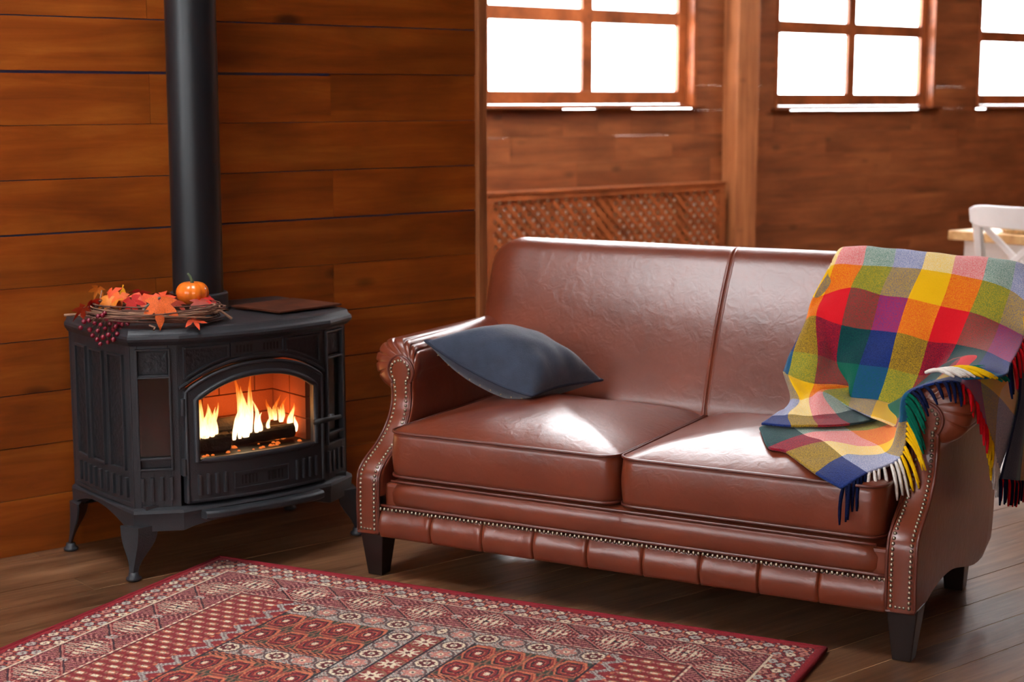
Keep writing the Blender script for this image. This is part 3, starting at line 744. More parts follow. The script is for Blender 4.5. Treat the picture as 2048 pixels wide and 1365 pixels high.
# skirt with arched lower edges, ash lip
sk = []
for off, zf in ((0.022, 0), (0.022, 0.2), (0.022, 0.6), (0.026, 0.8), (0.022, 0.93), (0.008, 1.0), (-0.02, 1.0)):
    r = []
    O = outline(off); O0 = outline(0)
    for i, ((x, y), (x0, y0)) in enumerate(zip(O, O0)):
        lo = 0.140
        if abs(x0) > 0.36: t = (y0-0.03)/0.41; lo = 0.140 + 0.052*math.sin(PI*max(0, min(1, (t-0.08)/0.92)))**0.8 - 0.0*t
        elif y0 < -0.02 and abs(x0) < 0.249: t = (x0+0.25)/0.5; lo = 0.140 + 0.03*math.sin(PI*t)**0.6
        r.append((x, y, lo + (0.207 - lo)*zf))
    sk.append(r)
inner = [(x*0.93, y*0.93+0.008, z) for x, y, z in sk[0]]
MB().loft([inner] + sk, cap=False).build('skirt', M['iron'], stove, auto=16)
lipr = []
for i in range(21):
    x = -0.205 + 0.41*i/20; y = -0.118 + 0.02*(abs(x)/0.205)**6; lipr.append([(x, -0.04, 0.170), (x, y+0.012, 0.170), (x, y, 0.176), (x, y, 0.190), (x, y+0.008, 0.196), (x, -0.04, 0.196)])
MB().loft(lipr).build('ash_lip', M['iron'], stove, bevel=0.002, auto=40)
# legs: ridged, narrowing to a round foot
def stove_leg(x, y, dx, dy, ang):
    lg = empty('leg', parent=stove)
    prof = [(0.158, 0.055, 0), (0.142, 0.054, 0), (0.128, 0.0525, 0.001), (0.112, 0.0485, 0.003), (0.096, 0.042, 0.007), (0.080, 0.033, 0.012), (0.064, 0.0245, 0.017), (0.050, 0.0185, 0.021), (0.036, 0.0145, 0.025), (0.024, 0.0130, 0.027), (0.016, 0.0135, 0.027)]
    R = []
    for z, w, o in prof:
        cx, cy = x + dx*o, y + dy*o; ca, sa = math.cos(ang), math.sin(ang)
        pts = [(0, -w*0.55), (w, w*0.16), (w*0.95, w*0.26), (0.0, w*0.20), (-w*0.95, w*0.26), (-w, w*0.16)]     # ridge outwards
        R.append([(cx + p*ca - q*sa, cy + p*sa + q*ca, z) for p, q in pts])
    MB().loft(R).build('leg_blade', M['iron'], lg, bevel=0.0015)
    cx, cy = x + dx*0.027, y + dy*0.027
    MB().lathe([(0.018, 0.0), (0.023, 0.004), (0.022, 0.010), (0.015, 0.015), (0.014, 0.024)], (cx, cy), 16).build('foot', M['iron'], lg, smooth=True)
stove_leg(-0.368, 0.015, -0.95, -0.3, math.radians(-32)); stove_leg(0.368, 0.015, 0.95, -0.3, math.radians(32))
stove_leg(-0.372, 0.41, -1.0, 0.5, math.radians(-130)); stove_leg(0.372, 0.41, 1.0, 0.5, math.radians(130))
# top plate with ogee edge
tp = [ring(o, z) for o, z in ((-0.01, 0.686), (0.012, 0.690), (0.020, 0.696), (0.030, 0.703), (0.034, 0.711), (0.031, 0.719), (0.022, 0.724), (0.017, 0.730), (0.014, 0.736), (0.006, 0.739), (-0.04, 0.740))]
MB().loft(tp).build('top_plate', M['iron'], stove, auto=17)

# firebox: liner, bricks, grate
fbx = empty('firebox', parent=stove)
fbm = MB(); fbm.box(-0.245, -0.235, -0.02, 0.25, 0.30, 0.62); fbm.box(0.235, 0.245, -0.02, 0.25, 0.30, 0.62); fbm.box(-0.245, 0.245, 0.24, 0.25, 0.30, 0.62)
fbm.box(-0.245, 0.245, -0.03, 0.25, 0.300, 0.335); fbm.box(-0.245, 0.245, 0.0, 0.25, 0.610, 0.62)
fbm.build('liner', M['soot'], fbx)
brick_me = MB().box(0, 1, 0, 1, 0, 1); brick_mesh = mesh('brick', brick_me.v, brick_me.f); brick_mesh.materials.append(M['brick']); sooty_mesh = mesh('brick', brick_me.v, brick_me.f); sooty_mesh.materials.append(M['sooty_brick'])
for r in range(4):
    x = -0.235 - (0.06 if r % 2 else 0)
    while x < 0.235:
        a, b = max(-0.235, x), min(0.235, x+0.128)
        if b - a > 0.01: ob('brick', brick_mesh if r < 3 else sooty_mesh, None, fbx, (a+0.002, 0.215 + random.uniform(-0.003, 0.003), 0.336 + r*0.069), None, (b-a-0.004, 0.025, 0.065))
        x += 0.128
for s in (-1, 1):
    for r in range(4):
        ob('brick', brick_mesh, None, fbx, ((-0.235 if s < 0 else 0.215), 0.02, 0.336 + r*0.069), None, (0.02, 0.09, 0.065))
        ob('brick', brick_mesh, None, fbx, ((-0.235 if s < 0 else 0.215), 0.114, 0.336 + r*0.069), None, (0.02, 0.097, 0.065))

# logs and flames inside the firebox (things of their own)
def S(x, y, z): return TO + Vector((x*math.cos(TA) - y*math.sin(TA), x*math.sin(TA) + y*math.cos(TA), z))
def log(a, b, r, label, seed):
    rg = random.Random(seed); A, B = Vector(a), Vector(b); n = 12; rings = []
    ax = (B-A).normalized(); u = ax.orthogonal().normalized(); v = ax.cross(u)
    rad = [[r*(1 + rg.uniform(-0.12, 0.12)) for k in range(14)] for i in range(2)]
    for i in range(n+1):
        t = i/n; c = A + (B-A)*t
        rings.append([c + (u*math.cos(2*PI*k/14) + v*math.sin(2*PI*k/14))*(rad[0][k]*(1-t)+rad[1][k]*t)*(1+rg.uniform(-0.05, 0.05)) for k in range(14)])
    o = MB().loft(rings).build('firewood_log', M['char'], loc=TO, rot=(0, 0, TA)); tag(o, label, 'log', 'logs burning in the stove'); return o
log((-0.20, 0.075, 0.362), (-0.04, 0.055, 0.362), 0.026, 'charred log at the left end of the fire behind the stove glass', 1)
log((-0.015, 0.085, 0.358), (0.19, 0.055, 0.364), 0.022, 'long charred log at the right of the fire behind the stove glass', 2)
log((-0.16, 0.130, 0.396), (0.06, 0.150, 0.388), 0.026, 'charred log lying across the back of the stove fire', 3)
log((0.085, 0.150, 0.358), (0.195, 0.155, 0.358), 0.020, 'short charred log under the low flames at the right back', 4)
em = MB(); rg = random.Random(9)
for i in range(46):
    x, y = rg.uniform(-0.19, 0.19), rg.uniform(0.0, 0.15); s = rg.uniform(0.004, 0.010)
    if -0.2 < x < -0.03 and 0.04 < y < 0.09: continue
    em.dome((x, y, 0.334), (rg.uniform(-.3, .3), rg.uniform(-.3, .3), 1), s, 6, 2, 0.9)
o = em.build('embers', M['ember'], loc=TO, rot=(0, 0, TA)); tag(o, 'glowing orange embers spread under the logs in the stove', 'embers', kind='stuff')
def flame(name, label, tongues, seed):
    rg = random.Random(seed); mb = MB()
    for (x, y, z0, h, w, lean) in tongues:
        R = []; ph = rg.uniform(0, 6); n = 18
        for i in range(n+1):
            t = i/n; wd = w*(math.sin(PI*min(1, t*0.86+0.14))**0.8)*(1-t)**0.55 + 0.0008
            cx = x + lean*t*t + 0.008*math.sin(t*5+ph)*t; cy = y + 0.006*math.sin(t*4+ph*2)*t
            R.append([(cx + wd*math.cos(2*PI*k/10), cy + wd*0.55*math.sin(2*PI*k/10), z0 + h*t) for k in range(10)])
        mb.loft(R)
    o = mb.build(name, M['flame'], loc=TO, rot=(0, 0, TA), smooth=True); tag(o, label, 'flame', 'flames in the stove'); return o
flame('flame', 'tall pointed flame with a broad white base at the left of the stove fire', [(-0.135, 0.06, 0.375, 0.175, 0.016, 0.006), (-0.108, 0.07, 0.37, 0.110, 0.026, 0.016), (-0.152, 0.05, 0.345, 0.125, 0.012, 0.016), (-0.085, 0.06, 0.37, 0.100, 0.013, 0.006), (-0.178, 0.04, 0.34, 0.085, 0.008, 0.016), (-0.12, 0.055, 0.365, 0.09, 0.022, 0.0), (-0.098, 0.05, 0.368, 0.118, 0.012, 0.016), (-0.165, 0.055, 0.36, 0.06, 0.010, -0.006)], 1)
flame('flame', 'tallest forked flame in the middle of the stove fire', [(0.012, 0.07, 0.375, 0.195, 0.014, -0.014), (0.028, 0.08, 0.37, 0.150, 0.019, 0.0), (0.040, 0.065, 0.37, 0.190, 0.013, 0.012), (-0.018, 0.06, 0.36, 0.095, 0.009, 0.024), (0.062, 0.06, 0.37, 0.105, 0.011, -0.006), (0.020, 0.055, 0.365, 0.10, 0.020, 0.006), (0.002, 0.06, 0.362, 0.125, 0.009, 0.012), (0.075, 0.06, 0.372, 0.06, 0.008, 0.004)], 2)
flame('flame', 'low ragged flames at the right end of the stove fire', [(0.120, 0.07, 0.405, 0.065, 0.011, -0.016), (0.138, 0.075, 0.40, 0.080, 0.010, 0.010), (0.160, 0.07, 0.40, 0.068, 0.011, 0.016), (0.185, 0.06, 0.365, 0.085, 0.013, 0.004), (0.105, 0.06, 0.375, 0.050, 0.007, -0.006), (0.150, 0.06, 0.395, 0.050, 0.012, -0.008), (0.196, 0.05, 0.36, 0.05, 0.008, 0.002)], 3)
for x, z, e in ((-0.12, 0.43, 0.7), (0.03, 0.44, 0.7), (0.15, 0.42, 0.5)):
    ld = bpy.data.lights.new('fire_light', 'POINT'); ld.energy = e; ld.color = (1.0, 0.36, 0.08); ld.shadow_soft_size = 0.03
    lo = bpy.data.objects.new('fire_light', ld); COL.objects.link(lo); lo.location = S(x, 0.11, z)

# flue pipe rising from the stove
pp = empty('stove_pipe', S(-0.004, 0.285, 0.740), TA); tag(pp, 'matte black flue pipe rising from the stove top', 'pipe')
MB().lathe([(0.078, 0.0), (0.078, 0.8), (0.078, 1.6), (0.078, HC-0.742)], seg=48, cap=True).build('pipe', M['pipe'], pp, smooth=False, auto=40)
MB().lathe([(0.098, 0.0), (0.098, 0.010), (0.092, 0.014), (0.092, 0.052), (0.089, 0.056), (0.079, 0.056)], seg=48, cap=False).build('collar', M['iron'], pp, auto=30)

# rust brown plate lying on the stove top
pl = MB(); pl.box(-0.13, 0.13, -0.115, 0.115, 0.006, 0.012)
for a, b in ((-0.10, -0.08), (0.10, -0.08), (-0.10, 0.08), (0.10, 0.08)): pl.lathe([(0.01, 0), (0.01, 0.007)], (a, b), 8)
o = pl.build('metal_plate', M['rust'], loc=S(0.225, 0.135, 0.7405), rot=(0, 0, TA + math.radians(10)), bevel=0.0012); tag(o, 'rust brown flat square plate lying on the stove top beside the pipe', 'plate')

# ------------------------------------------------------------------ pillow on the sofa
def pillow():
    A, B, C_, D = [Vector(p) for p in ((-0.752, 0.225, 0.672), (-0.424, 0.295, 0.520), (-0.335, 0.600, 0.528), (-0.640, 0.520, 0.662))]
    nrm = (B-A).cross(D-A).normalized(); n = 40; rg = random.Random(4); top = []; bot = []
    p = empty('throw_pillow', SO, SA); tag(p, 'dark slate blue throw pillow leaning on the left arm of the leather sofa', 'pillow')
    def surf(sgn):
        rows = []
        for i in range(n+1):
            r = []
            for j in range(n+1):
                a, b = -1 + 2*i/n, -1 + 2*j/n
                # edges pull in between the corners
                ea = 1 - 0.085*(1 - b*b)**1.2; eb = 1 - 0.085*(1 - a*a)**1.2
                u, v = a*ea, b*eb
                q = (A*(1-u)*(1-v) + B*(1+u)*(1-v) + C_*(1+u)*(1+v) + D*(1-u)*(1+v))/4
                h = ((1-abs(a)**2.6)*(1-abs(b)**2.6))**0.62
                wr = 0.006*math.sin(9*a+4*b*b+1)*h*(abs(b)) + 0.006*math.sin(14*b + 3*a)*max(0, a-0.2)*h
                q = q + nrm*(sgn*(0.106 if sgn > 0 else 0.098)*h + wr*(sgn > 0))
                q.z -= 0.026*(1-a*a)*max(0, -b)**2      # seam sags along the front edge
                r.append(q)
            rows.append(r)
        return rows
    t = surf(1); b = surf(-1)
    mb = MB(); mb.grid(t); mb.grid(b, flip=True)
    mb.build('cover', M['velvet'], p, smooth=True)
    edge = [r[0] for r in t] + t[-1][1:] + [r[-1] for r in t[::-1]][1:] + t[0][::-1][1:-1]
    MB().tube(edge, 0.0045, 6, closed=True).build('piping', M['velvet_seam'], p, smooth=True)
    st = MB()
    for k in range(9):
        i = 4 + k*4; q = (b[i][2]); st.dome(q + Vector((0, -0.004, 0)), (0, -1, -0.2), 0.0022, 6)
    o = st.build('stitch_dots', M['thread'], p); o['kind'] = 'stuff'
M['velvet'] = plain('slate_blue_corduroy', srgb(56, 66, 84), 0.75, noise=0.18, nscale=25, bump=0.5, bscale=420, spec=0.25, sheen=0.5)
M['velvet_seam'] = plain('slate_blue_seam', srgb(46, 54, 72), 0.8, bump=0.4, bscale=300)
M['thread'] = plain('pale_thread', srgb(205, 180, 130), 0.7)
pillow()

# ------------------------------------------------------------------ autumn wreath, berries, pumpkin on the stove top
M['twig'] = plain('brown_vine', srgb(104, 66, 52), 0.75, noise=0.45, nscale=18, bump=0.5, bscale=200)
M['twig2'] = plain('pale_vine', srgb(150, 112, 88), 0.75, noise=0.4, nscale=18)
M['twig3'] = plain('grey_green_stem', srgb(112, 112, 96), 0.7, noise=0.2, nscale=30)
LEAFC = {'o': srgb(236, 104, 34), 'r': srgb(214, 38, 30), 'y': srgb(240, 170, 30), 'd': srgb(160, 52, 28), 'b': srgb(214, 120, 30), 'c': srgb(232, 84, 44)}
for k, c in LEAFC.items(): M['leaf_'+k] = plain('leaf_'+k, c, 0.55, noise=0.25, nscale=28, bump=0.2, bscale=120)
M['berry'] = plain('wine_red_berry', srgb(128, 22, 44), 0.22, noise=0.2, nscale=40, spec=0.6)
M['pumpkin'] = plain('orange_pumpkin', srgb(255, 124, 34), 0.22, noise=0.1, nscale=20, spec=0.6)
M['stem'] = plain('green_stem', srgb(84, 104, 70), 0.6)
wr = empty('autumn_wreath', TO + Vector((0, 0, 0)), TA); wr.location = TO; tag(wr, 'twig wreath with orange and red maple leaves lying on the stove top', 'wreath')
WC = Vector((-0.250, 0.105, 0.7725)); WA = Vector((0.77, -0.637, 0)); WB = Vector((0.637, 0.77, 0)); Wa, Wb = 0.185, 0.112
rg = random.Random(12)
vine_mb = [MB(), MB()]
for k in range(54):
    a0 = rg.uniform(0, 2*PI); span = rg.uniform(1.6, 4.6); off = rg.uniform(0, 2*PI); rr = rg.uniform(0.004, 0.029); tw = rg.uniform(-1.2, 1.2); pts = []
    for i in range(30):
        t = a0 + span*i/29; c = WC + WA*(Wa*math.cos(t)) + WB*(Wb*math.sin(t)); rad = (WA*math.cos(t) + WB*math.sin(t)).normalized(); q = off + tw*(t-a0)
        flare = 0.0
        if i > 26: flare = (i-26)*0.003
        pts.append(c + rad*(rr*math.cos(q)*1.25 + flare) + Vector((0, 0, rr*math.sin(q)*0.95)))
    r = rg.uniform(0.0016, 0.0036)
    MB().tube(pts, [r*(1-0.4*i/29) for i in range(30)], 5).build('vine', M['twig'] if k % 4 else M['twig2'], wr, smooth=True)
for pts, r in (([(-0.37, 0.20, 0.77), (-0.42, 0.215, 0.768), (-0.476, 0.23, 0.768)], 0.004), ([(-0.16, 0.0, 0.785), (-0.10, -0.025, 0.775), (-0.075, -0.045, 0.752)], 0.004),
               ([(-0.345, 0.03, 0.756), (-0.30, 0.06, 0.795), (-0.24, 0.085, 0.815)], 0.004), ([(-0.33, -0.02, 0.752), (-0.325, -0.045, 0.748), (-0.333, -0.05, 0.742)], 0.003), ([(-0.09, 0.02, 0.785), (-0.062, 0.012, 0.783)], 0.003), ([(-0.36, 0.24, 0.79), (-0.345, 0.25, 0.83)], 0.002)):
    P = [Vector(p) for p in pts]; Q = []
    for i in range(len(P)-1):
        for t in range(4): Q.append(P[i].lerp(P[i+1], t/4))
    Q.append(P[-1]); MB().tube(Q, r, 6).build('vine', M['twig3'] if pts[0][1] == 0.03 else M['twig2'], wr, smooth=True)
def leaf_mesh(name, mat, seed):
    rg = random.Random(seed); tips = [(0, 1.0), (0.92, 0.86), (-0.92, 0.86), (1.75, 0.62), (-1.75, 0.62)]; pts = []
    prof = []
    for a, L in ((-2.75, 0.28), (-2.2, 0.42), (-1.75, 0.66), (-1.42, 0.38), (-1.15, 0.62), (-0.92, 0.90), (-0.66, 0.62), (-0.42, 0.42), (-0.24, 0.66), (0, 1.05),
                 (0.24, 0.66), (0.42, 0.42), (0.66, 0.62), (0.92, 0.90), (1.15, 0.62), (1.42, 0.38), (1.75, 0.66), (2.2, 0.42), (2.75, 0.28)):
        prof.append((a + rg.uniform(-.05, .05), L*rg.uniform(0.92, 1.08)))
    V = [(0, 0, 0.05)]; F = []
    c1, c2 = rg.uniform(0.25, 0.6), rg.uniform(-0.5, 0.2)
    def zz(x, y): return 0.05 - c1*abs(x)*0.5 - 0.28*max(0, y)**2 + c2*x*y*0.4 + 0.05*math.sin(6*x+seed)
    for f in (0.5, 1.0):
        for a, L in prof:
            x, y = L*f*math.sin(a), L*f*math.cos(a); V.append((x, y, zz(x, y)))
    n = len(prof)
    for j in range(n-1):
        F.append((0, 1+j, 2+j)); F.append((1+j, 1+n+j, 2+n+j, 2+j))
    me = mesh(name, V, F, True); me.materials.append(mat); return me
leaf_me = {(k, s): leaf_mesh('leaf', M['leaf_'+k], s*7+i) for i, k in enumerate(LEAFC) for s in (1, 2)}
# (x, y, z, size, colour, heading deg, pitch deg, roll)
LEAVES = [(-0.352, 0.262, 0.826, 0.028, 'b', 80, 60, 20), (-0.322, 0.225, 0.818, 0.042, 'c', 200, 40, 15), (-0.285, 0.238, 0.818, 0.036, 'y', 160, 55, -20), (-0.352, 0.190, 0.800, 0.042, 'b', 215, 45, 0),
          (-0.452, 0.150, 0.785, 0.036, 'c', 120, 40, 30), (-0.398, 0.200, 0.796, 0.034, 'r', 100, 35, -10), (-0.318, 0.110, 0.803, 0.038, 'r', 230, 70, 20), (-0.275, 0.130, 0.808, 0.046, 'c', 250, 25, 0),
          (-0.296, -0.022, 0.806, 0.062, 'o', 232, 66, 0), (-0.225, 0.035, 0.800, 0.045, 'd', 300, 15, 0), (-0.085, 0.060, 0.795, 0.036, 'r', 330, 35, 0), (-0.200, -0.045, 0.752, 0.038, 'c', 260, 10, 0),
          (-0.350, 0.140, 0.802, 0.044, 'b', 170, 20, 10), (-0.245, 0.195, 0.812, 0.044, 'r', 40, 30, 0), (-0.170, 0.100, 0.803, 0.048, 'd', 20, 15, 0), (-0.225, 0.110, 0.808, 0.046, 'c', 290, 20, 15),
          (-0.300, 0.180, 0.806, 0.042, 'o', 130, 30, -20), (-0.205, 0.150, 0.806, 0.040, 'd', 70, 25, 0), (-0.120, 0.045, 0.795, 0.040, 'r', 250, 15, 0), (-0.150, 0.010, 0.795, 0.036, 'd', 245, 25, 0), (-0.330, 0.160, 0.812, 0.036, 'o', 225, 60, 0)]
LEAVES = [(x, y, z + 0.009, s*1.24, c, hd, pt + 8, rl) for (x, y, z, s, c, hd, pt, rl) in LEAVES]
for i, (x, y, z, s, c, hd, pt, rl) in enumerate(LEAVES):
    o = ob('leaf', leaf_me[(c, 1 + i % 2)], None, wr, (x, y, z), (math.radians(-pt), math.radians(rl), math.radians(hd-90)), (s, s, s))
# berry spray hanging over the plate edge
bs = empty('berry_spray', TO, TA); tag(bs, 'dark red berry sprig hanging over the left edge of the stove top', 'berries')
bm_ = MB(); bm_.lathe([(0.05, -1.0), (0.5, -0.86), (0.86, -0.5), (1, 0), (0.86, 0.5), (0.5, 0.86), (0.05, 1.0)], seg=10)
berry_me = mesh('berry', bm_.v, bm_.f, True); berry_me.materials.append(M['berry'])
BX = Vector((0.77, -0.637, 0)); BO = Vector((-0.412, 0.105, 0.742)); rg = random.Random(5); hub = BO + Vector((0.02, 0.02, 0.028))
for (px, pz) in [(-52, 10), (-44, 27), (-31, 5), (-30, 32), (-26, -12), (-20, 22), (-12, 2), (-10, 42), (-3, 20), (0, -16), (4, 8), (8, 34), (10, -30), (14, -8), (18, 22), (22, 4), (24, -22), (30, 14), (34, -6), (38, 26), (42, 4), (46, 20), (-6, -34), (-14, -22), (2, 46), (6, 52), (28, 30), (58, 22)]:
    p = BO + BX*(px*0.00125) + Vector((0, 0, (pz-16)*0.00105 + 0.004)) + Vector((-0.637*0.0, 0, 0)) + WB*(-0.006 + rg.uniform(-0.012, 0.004))
    s = rg.uniform(0.0062, 0.0078); ob('berry', berry_me, None, bs, p, None, (s, s, s))
    MB().tube([hub, hub.lerp(p, 0.5) + Vector((0, 0, 0.006)), p], 0.0009, 4).build('stalk', M['twig'], bs)
# pumpkin
pk = empty('pumpkin', TO, TA); tag(pk, 'small glossy orange pumpkin sitting on the wreath by the pipe', 'pumpkin')
PC = Vector((-0.130, 0.090, 0.786)); R = []
for i in range(17):
    t = PI*i/16; r0 = math.sin(t)**0.72; z = -math.cos(t); row = []
    for k in range(64):
        a = 2*PI*k/64; rib = 1 - 0.085*(1-abs(math.sin(a*4.5)))**2.2
        dip = 0.22*math.exp(-(r0/0.32)**2)*(1 if z > 0 else 0.6)
        row.append((PC.x + 0.049*r0*rib*math.cos(a), PC.y + 0.049*r0*rib*math.sin(a), PC.z + 0.035 + 0.035*(z - (dip if z > 0 else -dip))))
    R.append(row)
MB().loft(R, cap=False).build('shell', M['pumpkin'], pk, smooth=True)
MB().tube([PC + Vector(q) for q in ((0, 0, 0.058), (-0.001, 0.0, 0.072), (-0.006, 0.002, 0.086), (-0.012, 0.004, 0.094))], [0.0065, 0.0045, 0.0035, 0.003], 8).build('stalk', M['stem'], pk, smooth=True)

# ------------------------------------------------------------------ lattice radiator cover below the first window
cov = empty('radiator_cover', uv(6.05, N1-0.10), ANG); tag(cov, 'brown diagonal lattice radiator cover under the window behind the sofa', 'radiator cover')
cw_, ch_ = 2.08, 0.815
fr = MB()
for q in ((0, cw_, 0.775, 0.815), (0, cw_, 0.03, 0.09), (0, 0.055, 0.0, 0.775), (cw_-0.06, cw_, 0.0, 0.775)):
    box(q[0], q[1], -0.012, 0.012, q[2], q[3]).build('cover_rail', M['frame'], cov, bevel=0.002)
box(0, cw_, -0.02, 0.10, 0.815, 0.832).build('cover_top', M['frame'], cov, bevel=0.002)
def clip_slat(c, d):
    """segment of the line x + d*z = c inside the frame"""
    x0, x1, z0, z1 = 0.03, cw_-0.03, 0.06, 0.80; pts = []
    for z in (z0, z1):
        x = c - d*z
        if x0 <= x <= x1: pts.append((x, z))
    for x in (x0, x1):
        z = (c - x)/d
        if z0 < z < z1: pts.append((x, z))
    return pts[:2] if len(pts) >= 2 else None
for d, y in ((1, -0.002), (-1, 0.0015)):
    c = -1.0
    while c < 3.0:
        s = clip_slat(c, d)
        if s and math.hypot(s[1][0]-s[0][0], s[1][1]-s[0][1]) > 0.03:
            (xa, za), (xb, zb) = s; L = math.hypot(xb-xa, zb-za); nx, nz = -(zb-za)/L*0.0165, (xb-xa)/L*0.0165
            r = [[(xa+nx, y-0.0016, za+nz), (xa+nx, y+0.0016, za+nz), (xa-nx, y+0.0016, za-nz), (xa-nx, y-0.0016, za-nz)], [(xb+nx, y-0.0016, zb+nz), (xb+nx, y+0.0016, zb+nz), (xb-nx, y+0.0016, zb-nz), (xb-nx, y-0.0016, zb-nz)]]
            MB().loft(r).build('slat', M['frame'], cov)
        c += 0.0765
rad = empty('radiator', uv(6.13, N1-0.073), ANG); tag(rad, 'pale ribbed radiator glimpsed through the holes of the lattice cover', 'radiator')
M['radiator'] = plain('pale_radiator', srgb(240, 234, 226), 0.5)
for i in range(21):
    if i in (9, 10, 17): continue
    box(i*0.092, i*0.092+0.078, -0.022, 0.022, 0.10, 0.80).build('fin', M['radiator'], rad, bevel=0.008)

# ------------------------------------------------------------------ dining table and chair far right
M['tabletop'] = wood('oak_table_top', srgb(178, 132, 82), srgb(206, 164, 112), srgb(226, 190, 142), None, grain=(1.0, 10, 10), blotch=0.1, knots=0.1, rough=0.35, var=0.02)
M['white'] = plain('white_painted_wood', srgb(246, 247, 245), 0.4, noise=0.04, nscale=10)
tb = empty('dining_table', Vector((2.155, 7.975, 0)), ANG); tag(tb, 'dining table with pale wooden top and white legs by the window wall', 'table')
box(0, 1.5, -0.95, 0, 0.704, 0.75).build('table_top', M['tabletop'], tb, bevel=0.004)
for x in (0.06, 1.36):
    for y in (-0.89, -0.14): box(x, x+0.085, y, y+0.085, 0, 0.704).build('leg', M['white'], tb, bevel=0.004)
for q in ((0.075, 1.43, -0.125, -0.10), (0.075, 1.43, -0.85, -0.825), (0.075, 0.10, -0.83, -0.12), (1.40, 1.425, -0.83, -0.12)): box(q[0], q[1], q[2], q[3], 0.60, 0.703).build('apron', M['white'], tb)
mt = empty('placemat', Vector((2.155, 7.975, 0.7505)) + U*0.24 + N*(-0.36), ANG); tag(mt, 'round woven straw placemat on the pale dining table', 'placemat')
M['straw'] = plain('woven_straw', srgb(214, 186, 140), 0.8, noise=0.3, nscale=60, bump=0.8, bscale=160)
for r in np.linspace(0.02, 0.185, 12):
    MB().tube([(r*math.cos(2*PI*k/40), r*math.sin(2*PI*k/40), 0.008 + (0.012 if r > 0.17 else 0)) for k in range(40)], 0.0085, 6, closed=True).build('coil', M['straw'], mt, smooth=True)
# chair: local x along its back, y towards the table
ch = empty('dining_chair', Vector((2.19, 7.615, 0)), ANG - PI/2); tag(ch, 'white cross-back dining chair pushed up to the pale wooden table', 'chair')
W_ = 0.44
def bar(path, w, d, name, par=ch, mat=None):
    R = []; P = [Vector(p) for p in path]
    for i, p in enumerate(P):
        t = (P[min(i+1, len(P)-1)] - P[max(i-1, 0)]).normalized(); y = Vector((0, 1, 0)); x = t.cross(y).normalized(); y = x.cross(t).normalized()
        R.append([p - x*w - y*d, p + x*w - y*d, p + x*w + y*d, p - x*w + y*d])
    MB().loft(R).build(name, mat or M['white'], par, bevel=0.004)
for x in (0.02, W_-0.02):
    bar([(x, 0.02, 0.0), (x, 0.03, 0.22), (x, 0.035, 0.45), (x, 0.015, 0.66), (x, -0.03, 0.86)], 0.019, 0.016, 'rear_leg')
    bar([(x, 0.42, 0.0), (x, 0.415, 0.44)], 0.019, 0.019, 'front_leg')
    bar([(x, 0.05, 0.20), (x, 0.40, 0.20)], 0.011, 0.011, 'stretcher')
rows = []
for i in range(25):
    t = i/24; x = -0.012 + (W_+0.024)*t; y = -0.024 - 0.025*math.sin(PI*t); e = 0.022*(abs(2*t-1)**8)
    rows.append([(x, y-0.013, 0.800+e), (x, y+0.009, 0.800+e), (x, y-0.006, 0.905-e), (x, y-0.026, 0.905-e)])
MB().loft(rows).build('top_rail', M['white'], ch, bevel=0.006)
for s in (1, -1):
    xa, xb = (0.035, W_-0.035) if s > 0 else (W_-0.035, 0.035)
    bar([(xa, -0.008+0.003*s, 0.812), (0.22, 0.004+0.003*s, 0.655), (xb, 0.024+0.003*s, 0.50)], 0.016, 0.006, 'cross_slat')
bar([(0.03, 0.03, 0.49), (W_-0.03, 0.03, 0.49)], 0.014, 0.010, 'lower_rail')
MB().loft([[(0, 0.03, z), (W_, 0.03, z), (W_+0.01, 0.44, z), (-0.01, 0.44, z)] for z in (0.43, 0.458)]).build('seat', M['white'], ch, bevel=0.008)
MB().lathe([(0.005, 0), (0.005, 0.004)], seg=10).build('screw_cap', M['iron'], ch, loc=(0.02, -0.038, 0.855), rot=(PI/2, 0, 0))

